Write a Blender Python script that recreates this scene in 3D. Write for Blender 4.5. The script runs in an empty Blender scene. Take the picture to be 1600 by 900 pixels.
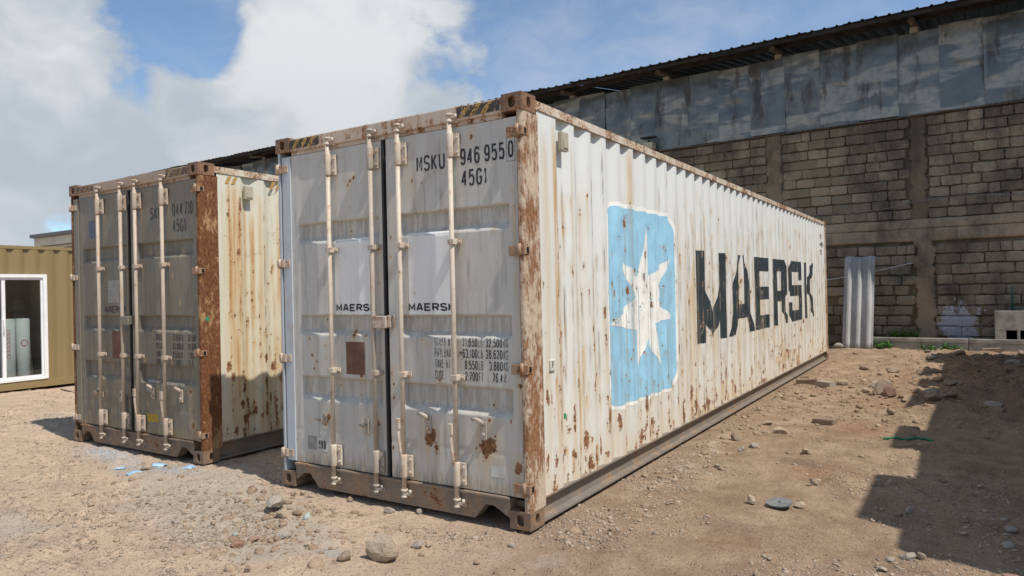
import bpy, bmesh, math, random
import numpy as np
from mathutils import Vector, Matrix

random.seed(7)
SC = bpy.context.scene
COL = SC.collection
rad = math.radians

# ------------------------------------------------------------------ camera
CAM = np.array([2.41544, -3.93587, 1.58630])
yaw, pitch, roll = -0.569762, 0.00324, -0.02189
fw = np.array([math.sin(yaw)*math.cos(pitch), math.cos(yaw)*math.cos(pitch), math.sin(pitch)])
rt = np.array([math.cos(yaw), -math.sin(yaw), 0.0]); up = np.cross(rt, fw)
rr = math.cos(roll)*rt + math.sin(roll)*up
uu = -math.sin(roll)*rt + math.cos(roll)*up
cd = bpy.data.cameras.new('camera'); cam = bpy.data.objects.new('camera', cd); COL.objects.link(cam)
M4 = Matrix.Identity(4)
for i in range(3):
    M4[i][0], M4[i][1], M4[i][2], M4[i][3] = rr[i], uu[i], -fw[i], CAM[i]
cam.matrix_world = M4
cd.sensor_width = 36; cd.lens = 24.72; cd.clip_start = 0.05; cd.clip_end = 4000
SC.camera = cam

# ------------------------------------------------------------------ sun, sky, exposure
SUN_EL, SUN_A = rad(58), rad(9.0)
sdir = Vector((math.cos(SUN_EL)*math.cos(SUN_A), -math.cos(SUN_EL)*math.sin(SUN_A), math.sin(SUN_EL)))
sl = bpy.data.lights.new('sun', 'SUN'); sl.energy = 4.7; sl.angle = rad(0.53); sl.color = (1.0, 0.95, 0.875)
so = bpy.data.objects.new('sun', sl); COL.objects.link(so); so.location = (20, -6, 30)
so.rotation_euler = sdir.to_track_quat('Z', 'Y').to_euler()

class NT:
    """small helper to wire node trees"""
    def __init__(s, tree): s.t = tree
    def n(s, typ, ins=None, **props):
        nd = s.t.nodes.new(typ)
        for k, v in props.items(): setattr(nd, k, v)
        for k, v in (ins or {}).items(): s.put(nd.inputs[k], v)
        return nd
    def put(s, sock, v):
        if isinstance(v, bpy.types.NodeSocket): s.t.links.new(v, sock)
        elif isinstance(v, (tuple, list)) and sock.type == 'RGBA' and len(v) == 3: sock.default_value = (*v, 1)
        else: sock.default_value = v
    def m(s, op, a, b=0.0, c=0.0, clamp=False):
        nd = s.n('ShaderNodeMath', operation=op, use_clamp=clamp)
        s.put(nd.inputs[0], a); s.put(nd.inputs[1], b)
        if op in ('MULTIPLY_ADD', 'SMOOTH_MIN', 'WRAP'): s.put(nd.inputs[2], c)
        return nd.outputs[0]
    def ramp(s, v, a, b, lo=0.0, hi=1.0, smooth=True):
        nd = s.n('ShaderNodeMapRange', interpolation_type='SMOOTHSTEP' if smooth else 'LINEAR')
        s.put(nd.inputs[0], v)
        for k, x in ((1, a), (2, b), (3, lo), (4, hi)): s.put(nd.inputs[k], x)
        return nd.outputs[0]
    def mix(s, f, a, b, mode='MIX'):
        nd = s.n('ShaderNodeMix', data_type='RGBA', blend_type=mode)
        s.put(nd.inputs[0], f); s.put(nd.inputs[6], a); s.put(nd.inputs[7], b)
        return nd.outputs[2]
    def noise(s, vec, scale, detail=4, rough=0.55, stretch=None, dist=0.0, off=(0, 0, 0)):
        if stretch or off != (0, 0, 0):
            mp = s.n('ShaderNodeMapping', {'Vector': vec, 'Scale': stretch or (1, 1, 1), 'Location': off}); vec = mp.outputs[0]
        nd = s.n('ShaderNodeTexNoise', {'Vector': vec, 'Scale': scale, 'Detail': detail, 'Roughness': rough, 'Distortion': dist})
        return nd.outputs[0]
    def attr(s, name): return s.n('ShaderNodeAttribute', attribute_name=name).outputs['Fac']
    def bump(s, h, strength, dist=0.01, nrm=None):
        ins = {'Height': h, 'Strength': strength, 'Distance': dist}
        if nrm: ins['Normal'] = nrm
        return s.n('ShaderNodeBump', ins).outputs[0]

W = bpy.data.worlds.new('World'); SC.world = W; W.use_nodes = True
W.node_tree.nodes.clear(); k = NT(W.node_tree)
sky = k.n('ShaderNodeTexSky', sky_type='NISHITA', sun_disc=False, sun_elevation=SUN_EL, sun_rotation=rad(90) + SUN_A,
          altitude=1600, air_density=.85, dust_density=.5, ozone_density=1.0)
dirv = k.n('ShaderNodeTexCoord').outputs['Generated']
def sky_dir(az, el):
    a, e = rad(az), rad(el); return (math.sin(a)*math.cos(e), math.cos(a)*math.cos(e), math.sin(e))
# where the cumulus banks stand in the sky (compass bearing from +Y and elevation in degrees, half width in degrees, weight)
banks = [((-64.23, 10.48), 13, 0.13), ((-73.29, 14.51), 14, 0.16), ((-47.53, 18.96), 6.5, 0.16), ((-40.56, 17.39), 8, 0.17), ((-51.51, 11.30), 9, 0.12),
         ((-32.82, 15.47), 5.5, 0.15), ((-59.84, 12.60), 8, 0.1), ((-67.03, 17.93), 6, 0.14), ((-41.68, 13.04), 8, 0.08), ((-77.60, 6.53), 16, 0.15),
         ((-65.12, 2.15), 9, 0.08), ((-59.49, 19.93), 6.5, -0.3), ((-56.53, 19.26), 3, -0.16), ((-52.23, 20.79), 3.2, 0.06), ((-55.50, 16.10), 2.5, -0.06),
         ((-44.70, 13.22), 2, -0.1), ((-52.72, 8.63), 3, -0.07), ((-51.01, 12.74), 8, 0.06), ((-44.75, 10.53), 8, 0.07), ((-68.60, 7.19), 12, 0.05),
         ((-27.00, 19.53), 6, -0.22), ((-19.35, 20.79), 8, -0.14), ((-7.76, 18.83), 9, -0.12), ((-29.55, 21.48), 4, -0.1)]
bias = 0.0
for (az, el), r, w in banks:
    dp = k.n('ShaderNodeVectorMath', operation='DOT_PRODUCT'); k.put(dp.inputs[0], dirv); dp.inputs[1].default_value = sky_dir(az, el)
    bias = k.m('ADD', k.ramp(dp.outputs['Value'], math.cos(rad(r*1.35)), math.cos(rad(r*0.35)), 0, w), bias)
warp = k.n('ShaderNodeTexNoise', {'Vector': dirv, 'Scale': 9.0, 'Detail': 3.0})
wv = k.n('ShaderNodeVectorMath', {0: warp.outputs['Color'], 1: (.5, .5, .5)}, operation='SUBTRACT').outputs[0]
wv = k.n('ShaderNodeVectorMath', {0: wv, 3: .09}, operation='SCALE').outputs[0]
dv = k.n('ShaderNodeVectorMath', {0: dirv, 1: wv}, operation='ADD').outputs[0]
nA = k.noise(dv, 5.5, 9, 0.56, stretch=(1, 1, 1.5))
dens = k.m('ADD', k.m('MULTIPLY_ADD', nA, 1.75, -.40), k.m('MULTIPLY', bias, .95))
cov = k.ramp(dens, .46, .76)
thin = k.ramp(k.noise(dv, 3.4, 7, .62, stretch=(1, 1, 2.2), off=(4, 1, 2)), .36, .80, .08, .55)
cov = k.m('MAXIMUM', cov, thin)
shade = k.ramp(k.noise(dv, 5.0, 6, .5, stretch=(1, 1, 1.6), off=(.03, .02, .10)), .36, .60)
elev = k.n('ShaderNodeSeparateXYZ', {0: dirv}).outputs[2]
lit = k.m('MULTIPLY', k.ramp(dens, .55, .90, .45, 1.0), k.ramp(elev, .05, .36, .35, 1.0))
edge = k.ramp(dens, .42, .62, .5, 0)
shade = k.m('ADD', k.m('MULTIPLY', shade, lit), edge, clamp=True)
cloudc = k.mix(shade, (6.0, 6.7, 7.5), (9.6, 9.8, 10.0))
skyb = k.mix(1.0, sky.outputs[0], (1.75, 2.05, 2.12), 'MULTIPLY')
fin = k.mix(cov, skyb, cloudc)
bg = k.n('ShaderNodeBackground', {'Color': fin, 'Strength': 0.08})
k.t.links.new(bg.outputs[0], k.n('ShaderNodeOutputWorld').inputs[0])

SC.view_settings.view_transform = 'Standard'; SC.view_settings.look = 'None'
SC.view_settings.exposure = 0.0; SC.view_settings.gamma = 1.0; SC.view_settings.use_curve_mapping = False

# ------------------------------------------------------------------ numeric noise
RS = np.random.RandomState(11)
TAB = RS.rand(256, 256)
def vnoise(x, y, f, seed=0):
    x = np.asarray(x)*f + seed*17.31; y = np.asarray(y)*f + seed*9.77
    xi = np.floor(x).astype(int); yi = np.floor(y).astype(int); fx = x-xi; fy = y-yi
    fx = fx*fx*(3-2*fx); fy = fy*fy*(3-2*fy)
    a = TAB[xi % 256, yi % 256]; b = TAB[(xi+1) % 256, yi % 256]; c = TAB[xi % 256, (yi+1) % 256]; d = TAB[(xi+1) % 256, (yi+1) % 256]
    return (a*(1-fx)+b*fx)*(1-fy)+(c*(1-fx)+d*fx)*fy
def fbm(x, y, f, o=4, seed=0, g=.5):
    s = 0; a = 1; t = 0
    for i in range(o):
        s = s + a*vnoise(x, y, f*2**i, seed+i*3); t += a; a *= g
    return s/t
def sstep(a, b, x):
    t = np.clip((np.asarray(x)-a)/(b-a), 0, 1); return t*t*(3-2*t)

# ------------------------------------------------------------------ object helpers
def tag(o, label=None, cat=None, group=None, kind=None):
    if label: o['label'] = label
    if cat: o['category'] = cat
    if group: o['group'] = group
    if kind: o['kind'] = kind
    return o
def empty(name, loc, label, cat, group=None, rz=0.0):
    o = bpy.data.objects.new(name, None); COL.objects.link(o)
    o.location = loc; o.rotation_euler = (0, 0, rz); o.empty_display_size = .3
    return tag(o, label, cat, group)
def link(name, me, mat=None, parent=None):
    o = bpy.data.objects.new(name, me); COL.objects.link(o)
    if mat and not me.materials: me.materials.append(mat)
    if parent: o.parent = parent
    return o
def mesh_np(name, V, F, attrs=None, smooth=False):
    me = bpy.data.meshes.new(name)
    V = np.asarray(V, dtype=np.float32); F = np.asarray(F, dtype=np.int32)
    me.vertices.add(len(V)); me.vertices.foreach_set('co', V.ravel())
    nf, c = F.shape
    me.loops.add(nf*c); me.loops.foreach_set('vertex_index', F.ravel())
    me.polygons.add(nf); me.polygons.foreach_set('loop_start', np.arange(0, nf*c, c, dtype=np.int32))
    me.update(calc_edges=True)
    if smooth: me.polygons.foreach_set('use_smooth', np.ones(nf, dtype=bool))
    for nme, arr in (attrs or {}).items():
        a = me.attributes.new(nme, 'FLOAT', 'POINT'); a.data.foreach_set('value', np.asarray(arr, dtype=np.float32).ravel())
    return me
def grid_faces(nu, nv, flip=False):
    i = np.arange(nu*nv).reshape(nu, nv)
    f = np.stack([i[:-1, :-1], i[1:, :-1], i[1:, 1:], i[:-1, 1:]], -1).reshape(-1, 4)
    return f[:, ::-1] if flip else f

class MB:
    """collects shapes into one mesh"""
    def __init__(s): s.bm = bmesh.new()
    def poly(s, pts):
        vs = [s.bm.verts.new(p) for p in pts]
        try: return s.bm.faces.new(vs)
        except ValueError: return None
    def box(s, x0, x1, y0, y1, z0, z1, bev=0.0, rot=None):
        b = bmesh.new(); bmesh.ops.create_cube(b, size=1)
        for v in b.verts: v.co = Vector(((x0+x1)/2+v.co.x*(x1-x0), (y0+y1)/2+v.co.y*(y1-y0), (z0+z1)/2+v.co.z*(z1-z0)))
        if bev > 0: bmesh.ops.bevel(b, geom=b.edges[:], offset=bev, segments=2, affect='EDGES', profile=.6)
        if rot: bmesh.ops.rotate(b, cent=rot[0], matrix=rot[1], verts=b.verts[:])
        return s.join(b)
    def join(s, b):
        mp = {v: s.bm.verts.new(v.co) for v in b.verts}
        for f in b.faces:
            try:
                nf = s.bm.faces.new([mp[v] for v in f.verts]); nf.smooth = f.smooth
            except ValueError: pass
        b.free(); return s
    def tube(s, pts, r, seg=10, cap=True):
        pts = [Vector(p) for p in pts]; rings = []
        rs = r if isinstance(r, (list, tuple)) else [r]*len(pts)
        for i, p in enumerate(pts):
            d = (pts[min(i+1, len(pts)-1)]-pts[max(i-1, 0)]).normalized()
            a = d.orthogonal().normalized() if i == 0 else (a - d*a.dot(d)).normalized()
            b = d.cross(a)
            rings.append([s.bm.verts.new(p+rs[i]*(a*math.cos(2*math.pi*j/seg)+b*math.sin(2*math.pi*j/seg))) for j in range(seg)])
        for q in range(len(rings)-1):
            for j in range(seg):
                f = s.bm.faces.new([rings[q][j], rings[q][(j+1) % seg], rings[q+1][(j+1) % seg], rings[q+1][j]]); f.smooth = True
        if cap:
            s.bm.faces.new(rings[0][::-1]); s.bm.faces.new(rings[-1])
        return s
    def prism(s, prof, a0, a1, axis='y'):
        """profile extruded along an axis; profile pairs are the two other axes in order"""
        def P(p, a): return {'x': (a, p[0], p[1]), 'y': (p[0], a, p[1]), 'z': (p[0], p[1], a)}[axis]
        A = [s.bm.verts.new(P(p, a0)) for p in prof]; B = [s.bm.verts.new(P(p, a1)) for p in prof]
        n = len(prof)
        for i in range(n): s.bm.faces.new([A[i], A[(i+1) % n], B[(i+1) % n], B[i]])
        s.bm.faces.new(A[::-1]); s.bm.faces.new(B)
        return s
    def mesh(s, name='m'):
        bmesh.ops.recalc_face_normals(s.bm, faces=s.bm.faces[:])
        me = bpy.data.meshes.new(name); s.bm.to_mesh(me); s.bm.free(); return me
    def build(s, name, mat, parent=None):
        return link(name, s.mesh(name), mat, parent)

# ------------------------------------------------------------------ materials
def newmat(name):
    m = bpy.data.materials.new(name); m.use_nodes = True; m.node_tree.nodes.clear()
    k = NT(m.node_tree)
    b = k.n('ShaderNodeBsdfPrincipled'); o = k.n('ShaderNodeOutputMaterial')
    k.t.links.new(b.outputs[0], o.inputs[0])
    return m, k, b
def obj_co(k): return k.n('ShaderNodeTexCoord').outputs['Object']
def rust_col(k, co):
    n = k.noise(co, 22, 6, .65); n2 = k.noise(co, 90, 3, .6)
    c = k.mix(k.ramp(n, .3, .7), (.085, .035, .018), (.30, .13, .055))
    return k.mix(k.ramp(n2, .45, .75, 0, .65), c, (.42, .235, .125))

def paint(name, base, amount=.2, attr=False, rough=.5, grime=(.30, .25, .19), grime_amt=.3, scale=1.0, chalk=.12, vert=True, spots=1.0, crack=.8):
    """weathered painted steel: chalky tone shifts, grime streaks, rust where the 'rust' attribute and the noise meet"""
    m, k, b = newmat(name); co = obj_co(k)
    big = k.noise(co, 1.7*scale, 4, .55)
    st = k.noise(co, 9*scale, 5, .6, stretch=(1, 1, .10) if vert else None)
    st2 = k.noise(co, 34*scale, 4, .6, stretch=(1, 1, .05) if vert else None, off=(3, 1, 7))
    fine = k.noise(co, 55*scale, 5, .65)
    blot = k.noise(co, 5.5*scale, 6, .62, off=(5, 5, 2))
    col = k.mix(k.ramp(big, .3, .7, 0, chalk*2), base, tuple(min(1, c*1.12) for c in base))
    col = k.mix(k.m('MULTIPLY', k.ramp(st, .46, .78), grime_amt), col, grime)
    col = k.mix(k.m('MULTIPLY', k.ramp(st2, .55, .8), grime_amt*.7), col, tuple(c*.55 for c in grime))
    col = k.mix(k.m('MULTIPLY', k.ramp(blot, .5, .75), grime_amt*.55), col, tuple(c*1.1 for c in grime))
    if attr:
        rs = k.attr('rust'); sn = k.attr('stain'); gr = k.attr('grime')
        gm_ = k.m('MULTIPLY', gr, k.ramp(k.noise(co, 40, 4, .65, stretch=(1, 1, .12), off=(1, 2, 3)), .38, .62))
        col = k.mix(k.m('MULTIPLY', gm_, crack), col, tuple(c*.6 for c in grime))
        sm = k.m('MULTIPLY', k.m('MULTIPLY', sn, k.ramp(st2, .3, .7, .45, 1)), .9, clamp=True)
        col = k.mix(k.m('MINIMUM', k.m('MULTIPLY', sm, 1.35), .8), col, (.57, .40, .20))
        col = k.mix(k.ramp(sm, .38, .95, 0, .9), col, (.42, .20, .075))
        rm = k.m('ADD', rs, k.m('MULTIPLY', k.m('SUBTRACT', fine, .5), 1.25))
        rm = k.m('ADD', rm, k.m('MULTIPLY', k.m('SUBTRACT', k.noise(co, 12, 4, .6), .5), .9))
        mask = k.ramp(rm, .50, .68)
        mask = k.m('MAXIMUM', mask, k.m('MULTIPLY', k.ramp(k.m('ADD', k.m('MULTIPLY', blot, .6), k.m('MULTIPLY', fine, .4)), .70-amount*.2, .76-amount*.2), spots))
    else:
        v = k.m('ADD', k.m('MULTIPLY', blot, .6), k.m('MULTIPLY', fine, .4))
        v = k.m('ADD', v, k.m('MULTIPLY', k.m('SUBTRACT', st, .5), .35 if vert else .1))
        mask = k.ramp(v, .70-amount*.4, .75-amount*.4)
        halo = k.ramp(v, .60-amount*.4, .74-amount*.4, 0, .55)
        col = k.mix(halo, col, (.48, .28, .14))
    col = k.mix(mask, col, rust_col(k, co))
    k.put(b.inputs['Base Color'], col)
    k.put(b.inputs['Roughness'], k.m('ADD', k.m('MULTIPLY', mask, .35), k.ramp(fine, .3, .7, rough-.08, rough+.1), clamp=True))
    b.inputs['Specular IOR Level'].default_value = .35
    h = k.m('ADD', k.m('MULTIPLY', mask, k.ramp(fine, .2, .8, .4, 1.3)), k.m('MULTIPLY', fine, .12))
    k.put(b.inputs['Normal'], k.bump(h, .35, .004))
    return m

def simple(name, c1, c2=None, rough=.7, scale=8, metal=0.0, bump=.2, spec=.3, bdist=.006, stretch=None, thr=(.35, .65)):
    m, k, b = newmat(name); co = obj_co(k)
    n = k.noise(co, scale, 6, .6, stretch=stretch); f = k.noise(co, scale*7, 4, .6)
    k.put(b.inputs['Base Color'], k.mix(k.ramp(n, *thr), c1, c2 or tuple(x*.75 for x in c1)))
    k.put(b.inputs['Roughness'], k.ramp(f, .2, .8, max(0.02, rough-.1), min(1, rough+.1)))
    b.inputs['Metallic'].default_value = metal; b.inputs['Specular IOR Level'].default_value = spec
    k.put(b.inputs['Normal'], k.bump(k.m('ADD', n, k.m('MULTIPLY', f, .5)), bump, bdist))
    return m

def ink(name, col, wear=.35, scale=30, attr=False):
    """painted or printed lettering, worn away in chips so that what is under it shows"""
    m, k, b = newmat(name); co = obj_co(k)
    n = k.noise(co, scale, 6, .7); n2 = k.noise(co, 5, 4, .6)
    k.put(b.inputs['Base Color'], k.mix(k.ramp(n2, .35, .7, 0, .6), col, tuple(min(1, c*1.25+.02) for c in col)))
    b.inputs['Roughness'].default_value = .6; b.inputs['Specular IOR Level'].default_value = .25
    v = k.m('ADD', k.m('MULTIPLY', n, .7), k.m('MULTIPLY', n2, .3))
    if attr: v = k.m('ADD', v, k.m('MULTIPLY', k.noise(co, 14, 5, .65, stretch=(1, 1, .1)), .15)); v = k.m('SUBTRACT', v, .06)
    a = k.ramp(v, .76-wear*.45, .80-wear*.45, 1, 0)
    if attr:
        rm = k.m('ADD', k.attr('rust'), k.m('MULTIPLY', k.m('SUBTRACT', k.noise(co, 55, 5, .65), .5), 1.25))
        rm = k.m('ADD', rm, k.m('MULTIPLY', k.m('SUBTRACT', k.noise(co, 12, 4, .6), .5), .9))
        a = k.m('MULTIPLY', a, k.ramp(rm, .46, .64, 1, 0)); a = k.m('MULTIPLY', a, k.ramp(k.attr('stain'), .15, 1.0, 1, .35))
        a = k.m('MULTIPLY', a, k.ramp(k.m('MULTIPLY', k.attr('grime'), k.noise(co, 40, 4, .65, stretch=(1, 1, .12), off=(1, 2, 3))), .2, .5, 1, .35))
    tr = k.n('ShaderNodeBsdfTransparent'); mx = k.n('ShaderNodeMixShader', {0: a, 1: tr.outputs[0], 2: b.outputs[0]})
    out = [x for x in k.t.nodes if x.type == 'OUTPUT_MATERIAL'][0]
    k.t.links.new(mx.outputs[0], out.inputs[0])
    return m

M = {}
M['side'] = paint('side_paint', (.69, .70, .672), .28, True, grime_amt=.15, crack=1.0)
M['side2'] = paint('old_side_paint', (.63, .61, .50), .5, True, grime_amt=.20, crack=.95)
M['door'] = paint('door_paint', (.53, .515, .475), .29, True, grime_amt=.36)
M['door2'] = paint('old_door_paint', (.205, .182, .142), .18, True, grime_amt=.45, grime=(.12, .11, .09), spots=.6)
M['white_patch'] = paint('white_repaint', (.76, .755, .73), .06, False, grime_amt=.20)
M['rod'] = paint('rod_paint', (.55, .475, .385), .27, False, grime_amt=.55, scale=3)
M['rod_dull'] = paint('dull_rod_paint', (.40, .35, .29), .26, False, grime_amt=.5, scale=3)
M['rod2'] = paint('old_rod_paint', (.46, .375, .30), .24, False, grime_amt=.6, scale=3, grime=(.2, .15, .11))
M['header'] = paint('header_paint', (.54, .45, .365), .42, False, grime_amt=.5, scale=1.6)
M['header2'] = paint('old_header_paint', (.36, .28, .215), .36, False, grime_amt=.6, scale=1.6)
M['rail'] = paint('rail_paint', (.62, .56, .46), .44, False, grime_amt=.4, vert=False)
M['dark_rail'] = paint('bottom_rail_paint', (.20, .175, .15), .28, False, grime_amt=.5, vert=False)
M['sill'] = paint('sill_paint', (.215, .17, .13), .28, False, grime_amt=.7, grime=(.2, .14, .10))
M['sill2'] = paint('old_sill_paint', (.15, .115, .09), .3, False, grime_amt=.6, grime=(.1, .07, .05))
M['casting_old'] = paint('casting_old', (.13, .085, .06), .4, False, scale=3, grime=(.1, .06, .04), grime_amt=.7)
M['hinge'] = paint('hinge_paint', (.50, .40, .31), .36, False, scale=3, grime_amt=.5)
M['hinge_rust'] = paint('hinge_rust', (.30, .20, .135), .44, False, scale=3, grime_amt=.6, grime=(.16, .09, .06))
M['post_left'] = paint('post_left_paint', (.46, .50, .53), .12, False, grime_amt=.3)
M['lockbox'] = paint('lockbox_paint', (.52, .44, .38), .44, False, scale=5)
M['tan'] = paint('olive_tan_paint', (.245, .18, .085), -.25, False, grime_amt=.12, grime=(.2, .15, .07))
M['white_al'] = simple('white_aluminium', (.80, .80, .79), (.74, .74, .73), .4, 4, bump=.02)

def rusty_post(name, light, cover, dark, mid):
    m, k, b = newmat(name); co = obj_co(k)
    n = k.noise(co, 38, 7, .75, stretch=(1, 1, .38)); n2 = k.noise(co, 5.5, 6, .66, stretch=(1, 1, .45)); n3 = k.noise(co, 45, 6, .72, stretch=(1, 1, .7))
    v = k.m('ADD', k.m('MULTIPLY', n, .4), k.m('MULTIPLY', n2, .6))
    rc = k.mix(k.ramp(n3, .3, .7), dark, mid)
    rc = k.mix(k.ramp(n, .5, .75, 0, .7), rc, tuple(c*1.35 for c in mid))
    f = k.ramp(v, cover-.055, cover+.02)
    col = k.mix(f, rc, k.mix(k.ramp(n3, .35, .7), light, tuple(c*.72 for c in light)))
    k.put(b.inputs['Base Color'], col); b.inputs['Roughness'].default_value = .85; b.inputs['Specular IOR Level'].default_value = .2
    k.put(b.inputs['Normal'], k.bump(k.m('ADD', k.m('MULTIPLY', f, .8), n3), .5, .006))
    return m
M['post'] = rusty_post('rusty_post', (.57, .445, .33), .508, (.15, .068, .036), (.35, .18, .088))
M['post2'] = rusty_post('heavily_rusted_post', (.42, .25, .125), .56, (.07, .028, .016), (.225, .095, .04))
M['casting'] = paint('casting_rust', (.15, .085, .055), .42, False, scale=3, grime=(.16, .08, .05), grime_amt=.7)
M['casting_low'] = paint('casting_dusty', (.20, .135, .095), .34, False, scale=3, grime=(.14, .09, .06), grime_amt=.7)
M['black'] = simple('black_void', (.006, .006, .006), (.004, .004, .004), .9)
M['rubber'] = simple('rubber_gasket', (.022, .022, .024), (.035, .034, .033), .6, 20)
M['ink'] = ink('black_stencil', (.028, .032, .038), .30)
M['ink_faint'] = ink('faded_stencil', (.06, .065, .07), .52, 60)
M['ink_big'] = ink('big_black_lettering', (.030, .040, .047), .30, 22, True)
M['ink_old'] = ink('worn_stencil', (.045, .047, .045), .47, 40)
M['blue'] = ink('emblem_blue', (.30, .535, .68), .24, 22, True)
M['emblem_white'] = ink('emblem_white', (.79, .775, .72), .15, 20, True)
M['hz_black'] = ink('hazard_black', (.06, .05, .042), .52, 30)
M['hz_black2'] = ink('worn_hazard_black', (.10, .075, .055), .58, 30)
M['hz_yellow2'] = ink('worn_hazard_yellow', (.34, .21, .09), .58, 40)
M['hz_yellow'] = ink('hazard_yellow', (.42, .25, .07), .54, 40)
M['plate_brown'] = simple('bare_rust_plate', (.155, .075, .052), (.20, .105, .075), .8, 14)
M['label_white'] = simple('paper_label', (.62, .60, .53), (.48, .46, .40), .7, 12)
M['label_grey'] = simple('faded_label', (.36, .34, .31), (.28, .27, .25), .7, 25)
M['label_blue'] = simple('blue_label', (.09, .11, .19), (.16, .17, .2), .6, 40)
M['yellow_sticker'] = simple('yellow_sticker', (.50, .33, .03), (.30, .2, .03), .6, 30)
M['green_tape'] = simple('green_tape', (.02, .33, .16), (.02, .25, .12), .5)
M['vent'] = paint('vent_plastic', (.42, .38, .28), -.1, False)
M['concrete'] = simple('concrete', (.40, .365, .315), (.26, .235, .20), .9, 5, bump=.5, bdist=.01)
M['timber'] = simple('weathered_timber', (.12, .10, .08), (.06, .05, .04), .9, 10, stretch=(1, .1, 1))
M['fibre'] = simple('fibre_cement', (.50, .50, .49), (.37, .37, .36), .85, 4, bump=.15, stretch=(1, 1, .3))
M['roof_under'] = simple('dark_roof_sheet', (.040, .036, .033), (.02, .018, .017), .75, 3, bump=.1)
M['interior'] = simple('interior_board', (.42, .37, .31), (.35, .31, .26), .8, 2)
M['card'] = simple('cardboard', (.26, .16, .09), (.2, .12, .07), .9)
M['wrap'] = simple('foam_wrap', (.62, .63, .63), (.52, .53, .54), .5, 3, bump=.4, bdist=.01)
M['red'] = simple('red_print', (.50, .05, .07), (.4, .05, .06), .6)
M['cable'] = simple('grey_cable', (.22, .21, .2), None, .6)
M['pipe_white'] = simple('white_conduit', (.55, .58, .57), None, .5)
M['pipe_green'] = simple('green_pipe', (.03, .16, .10), None, .5)
M['house'] = simple('pale_plaster', (.52, .49, .42), (.42, .40, .34), .9, 1.2)
M['slate'] = simple('grey_roof', (.15, .15, .155), None, .8)
M['blue_bag'] = simple('blue_plastic', (.22, .42, .66), (.36, .52, .68), .5, 12)
M['green_cord'] = simple('green_cord', (.02, .22, .10), None, .6)
M['disc'] = simple('grey_disc', (.20, .20, .19), (.13, .13, .13), .6, 16)
def glass_mat():
    m, k, b = newmat('window_glass')
    gl = k.n('ShaderNodeBsdfGlossy', {'Roughness': .02, 'Color': (1, 1, 1)}); tr = k.n('ShaderNodeBsdfTransparent', {'Color': (.86, .89, .88)})
    lw = k.n('ShaderNodeLayerWeight', {'Blend': .5})
    mx = k.n('ShaderNodeMixShader', {0: k.m('MULTIPLY_ADD', k.m('POWER', lw.outputs['Facing'], 4.0), .7, .05), 1: tr.outputs[0], 2: gl.outputs[0]})
    out = [x for x in k.t.nodes if x.type == 'OUTPUT_MATERIAL'][0]; k.t.links.new(mx.outputs[0], out.inputs[0]); return m
M['glass'] = glass_mat()

def cladding_mat():
    m, k, b = newmat('galvanised_sheet'); co = k.n('ShaderNodeNewGeometry').outputs['Position']
    rnd = k.n('ShaderNodeObjectInfo').outputs['Random']
    sh = k.n('ShaderNodeCombineXYZ', {0: k.m('MULTIPLY', rnd, 5.0), 1: 0.0, 2: k.m('MULTIPLY', rnd, 1.1)}).outputs[0]
    p2 = k.n('ShaderNodeVectorMath', {0: co, 1: sh}, operation='ADD').outputs[0]
    n = k.noise(p2, 1.6, 5, .6, stretch=(1.3, 1, .45)); f = k.noise(co, 30, 4, .6)
    col = k.mix(k.ramp(n, .3, .7), (.118, .126, .124), (.185, .195, .188))
    col = k.mix(k.ramp(rnd, 0, 1, 0, .5, False), col, (.10, .12, .13))
    bl = k.ramp(k.noise(p2, 1.25, 4, .5, stretch=(.5, 1, 2.0), dist=.35), .53, .62)  # pale bands: cloud reflections painted into the colour, broken at the sheet seams
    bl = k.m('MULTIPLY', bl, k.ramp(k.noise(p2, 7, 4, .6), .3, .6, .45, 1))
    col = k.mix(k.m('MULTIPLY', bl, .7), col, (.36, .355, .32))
    st = k.m('ADD', k.m('MULTIPLY', k.noise(co, 2.6, 3, .5, stretch=(1, 1, .16), off=(2, 0, 0)), .6), k.m('MULTIPLY', k.noise(co, 14, 5, .7, stretch=(1, 1, .25)), .4))
    d = k.m('MULTIPLY', k.ramp(st, .49, .62), k.ramp(k.noise(co, 1.1, 3, .5, off=(7, 0, 3)), .40, .56))
    col = k.mix(k.m('MULTIPLY', d, .8), col, (.038, .036, .040))
    col = k.mix(k.m('MULTIPLY', k.ramp(k.noise(co, 2.2, 5, .6, off=(1, 4, 9), stretch=(1, 1, .6)), .58, .74), .35), col, (.26, .21, .13))
    k.put(b.inputs['Base Color'], col)
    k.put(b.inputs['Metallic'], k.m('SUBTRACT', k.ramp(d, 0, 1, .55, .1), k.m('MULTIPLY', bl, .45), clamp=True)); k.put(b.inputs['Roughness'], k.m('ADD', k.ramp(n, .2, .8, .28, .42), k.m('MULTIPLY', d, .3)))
    k.put(b.inputs['Normal'], k.bump(f, .06, .004))
    return m
M['clad'] = cladding_mat()

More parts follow.
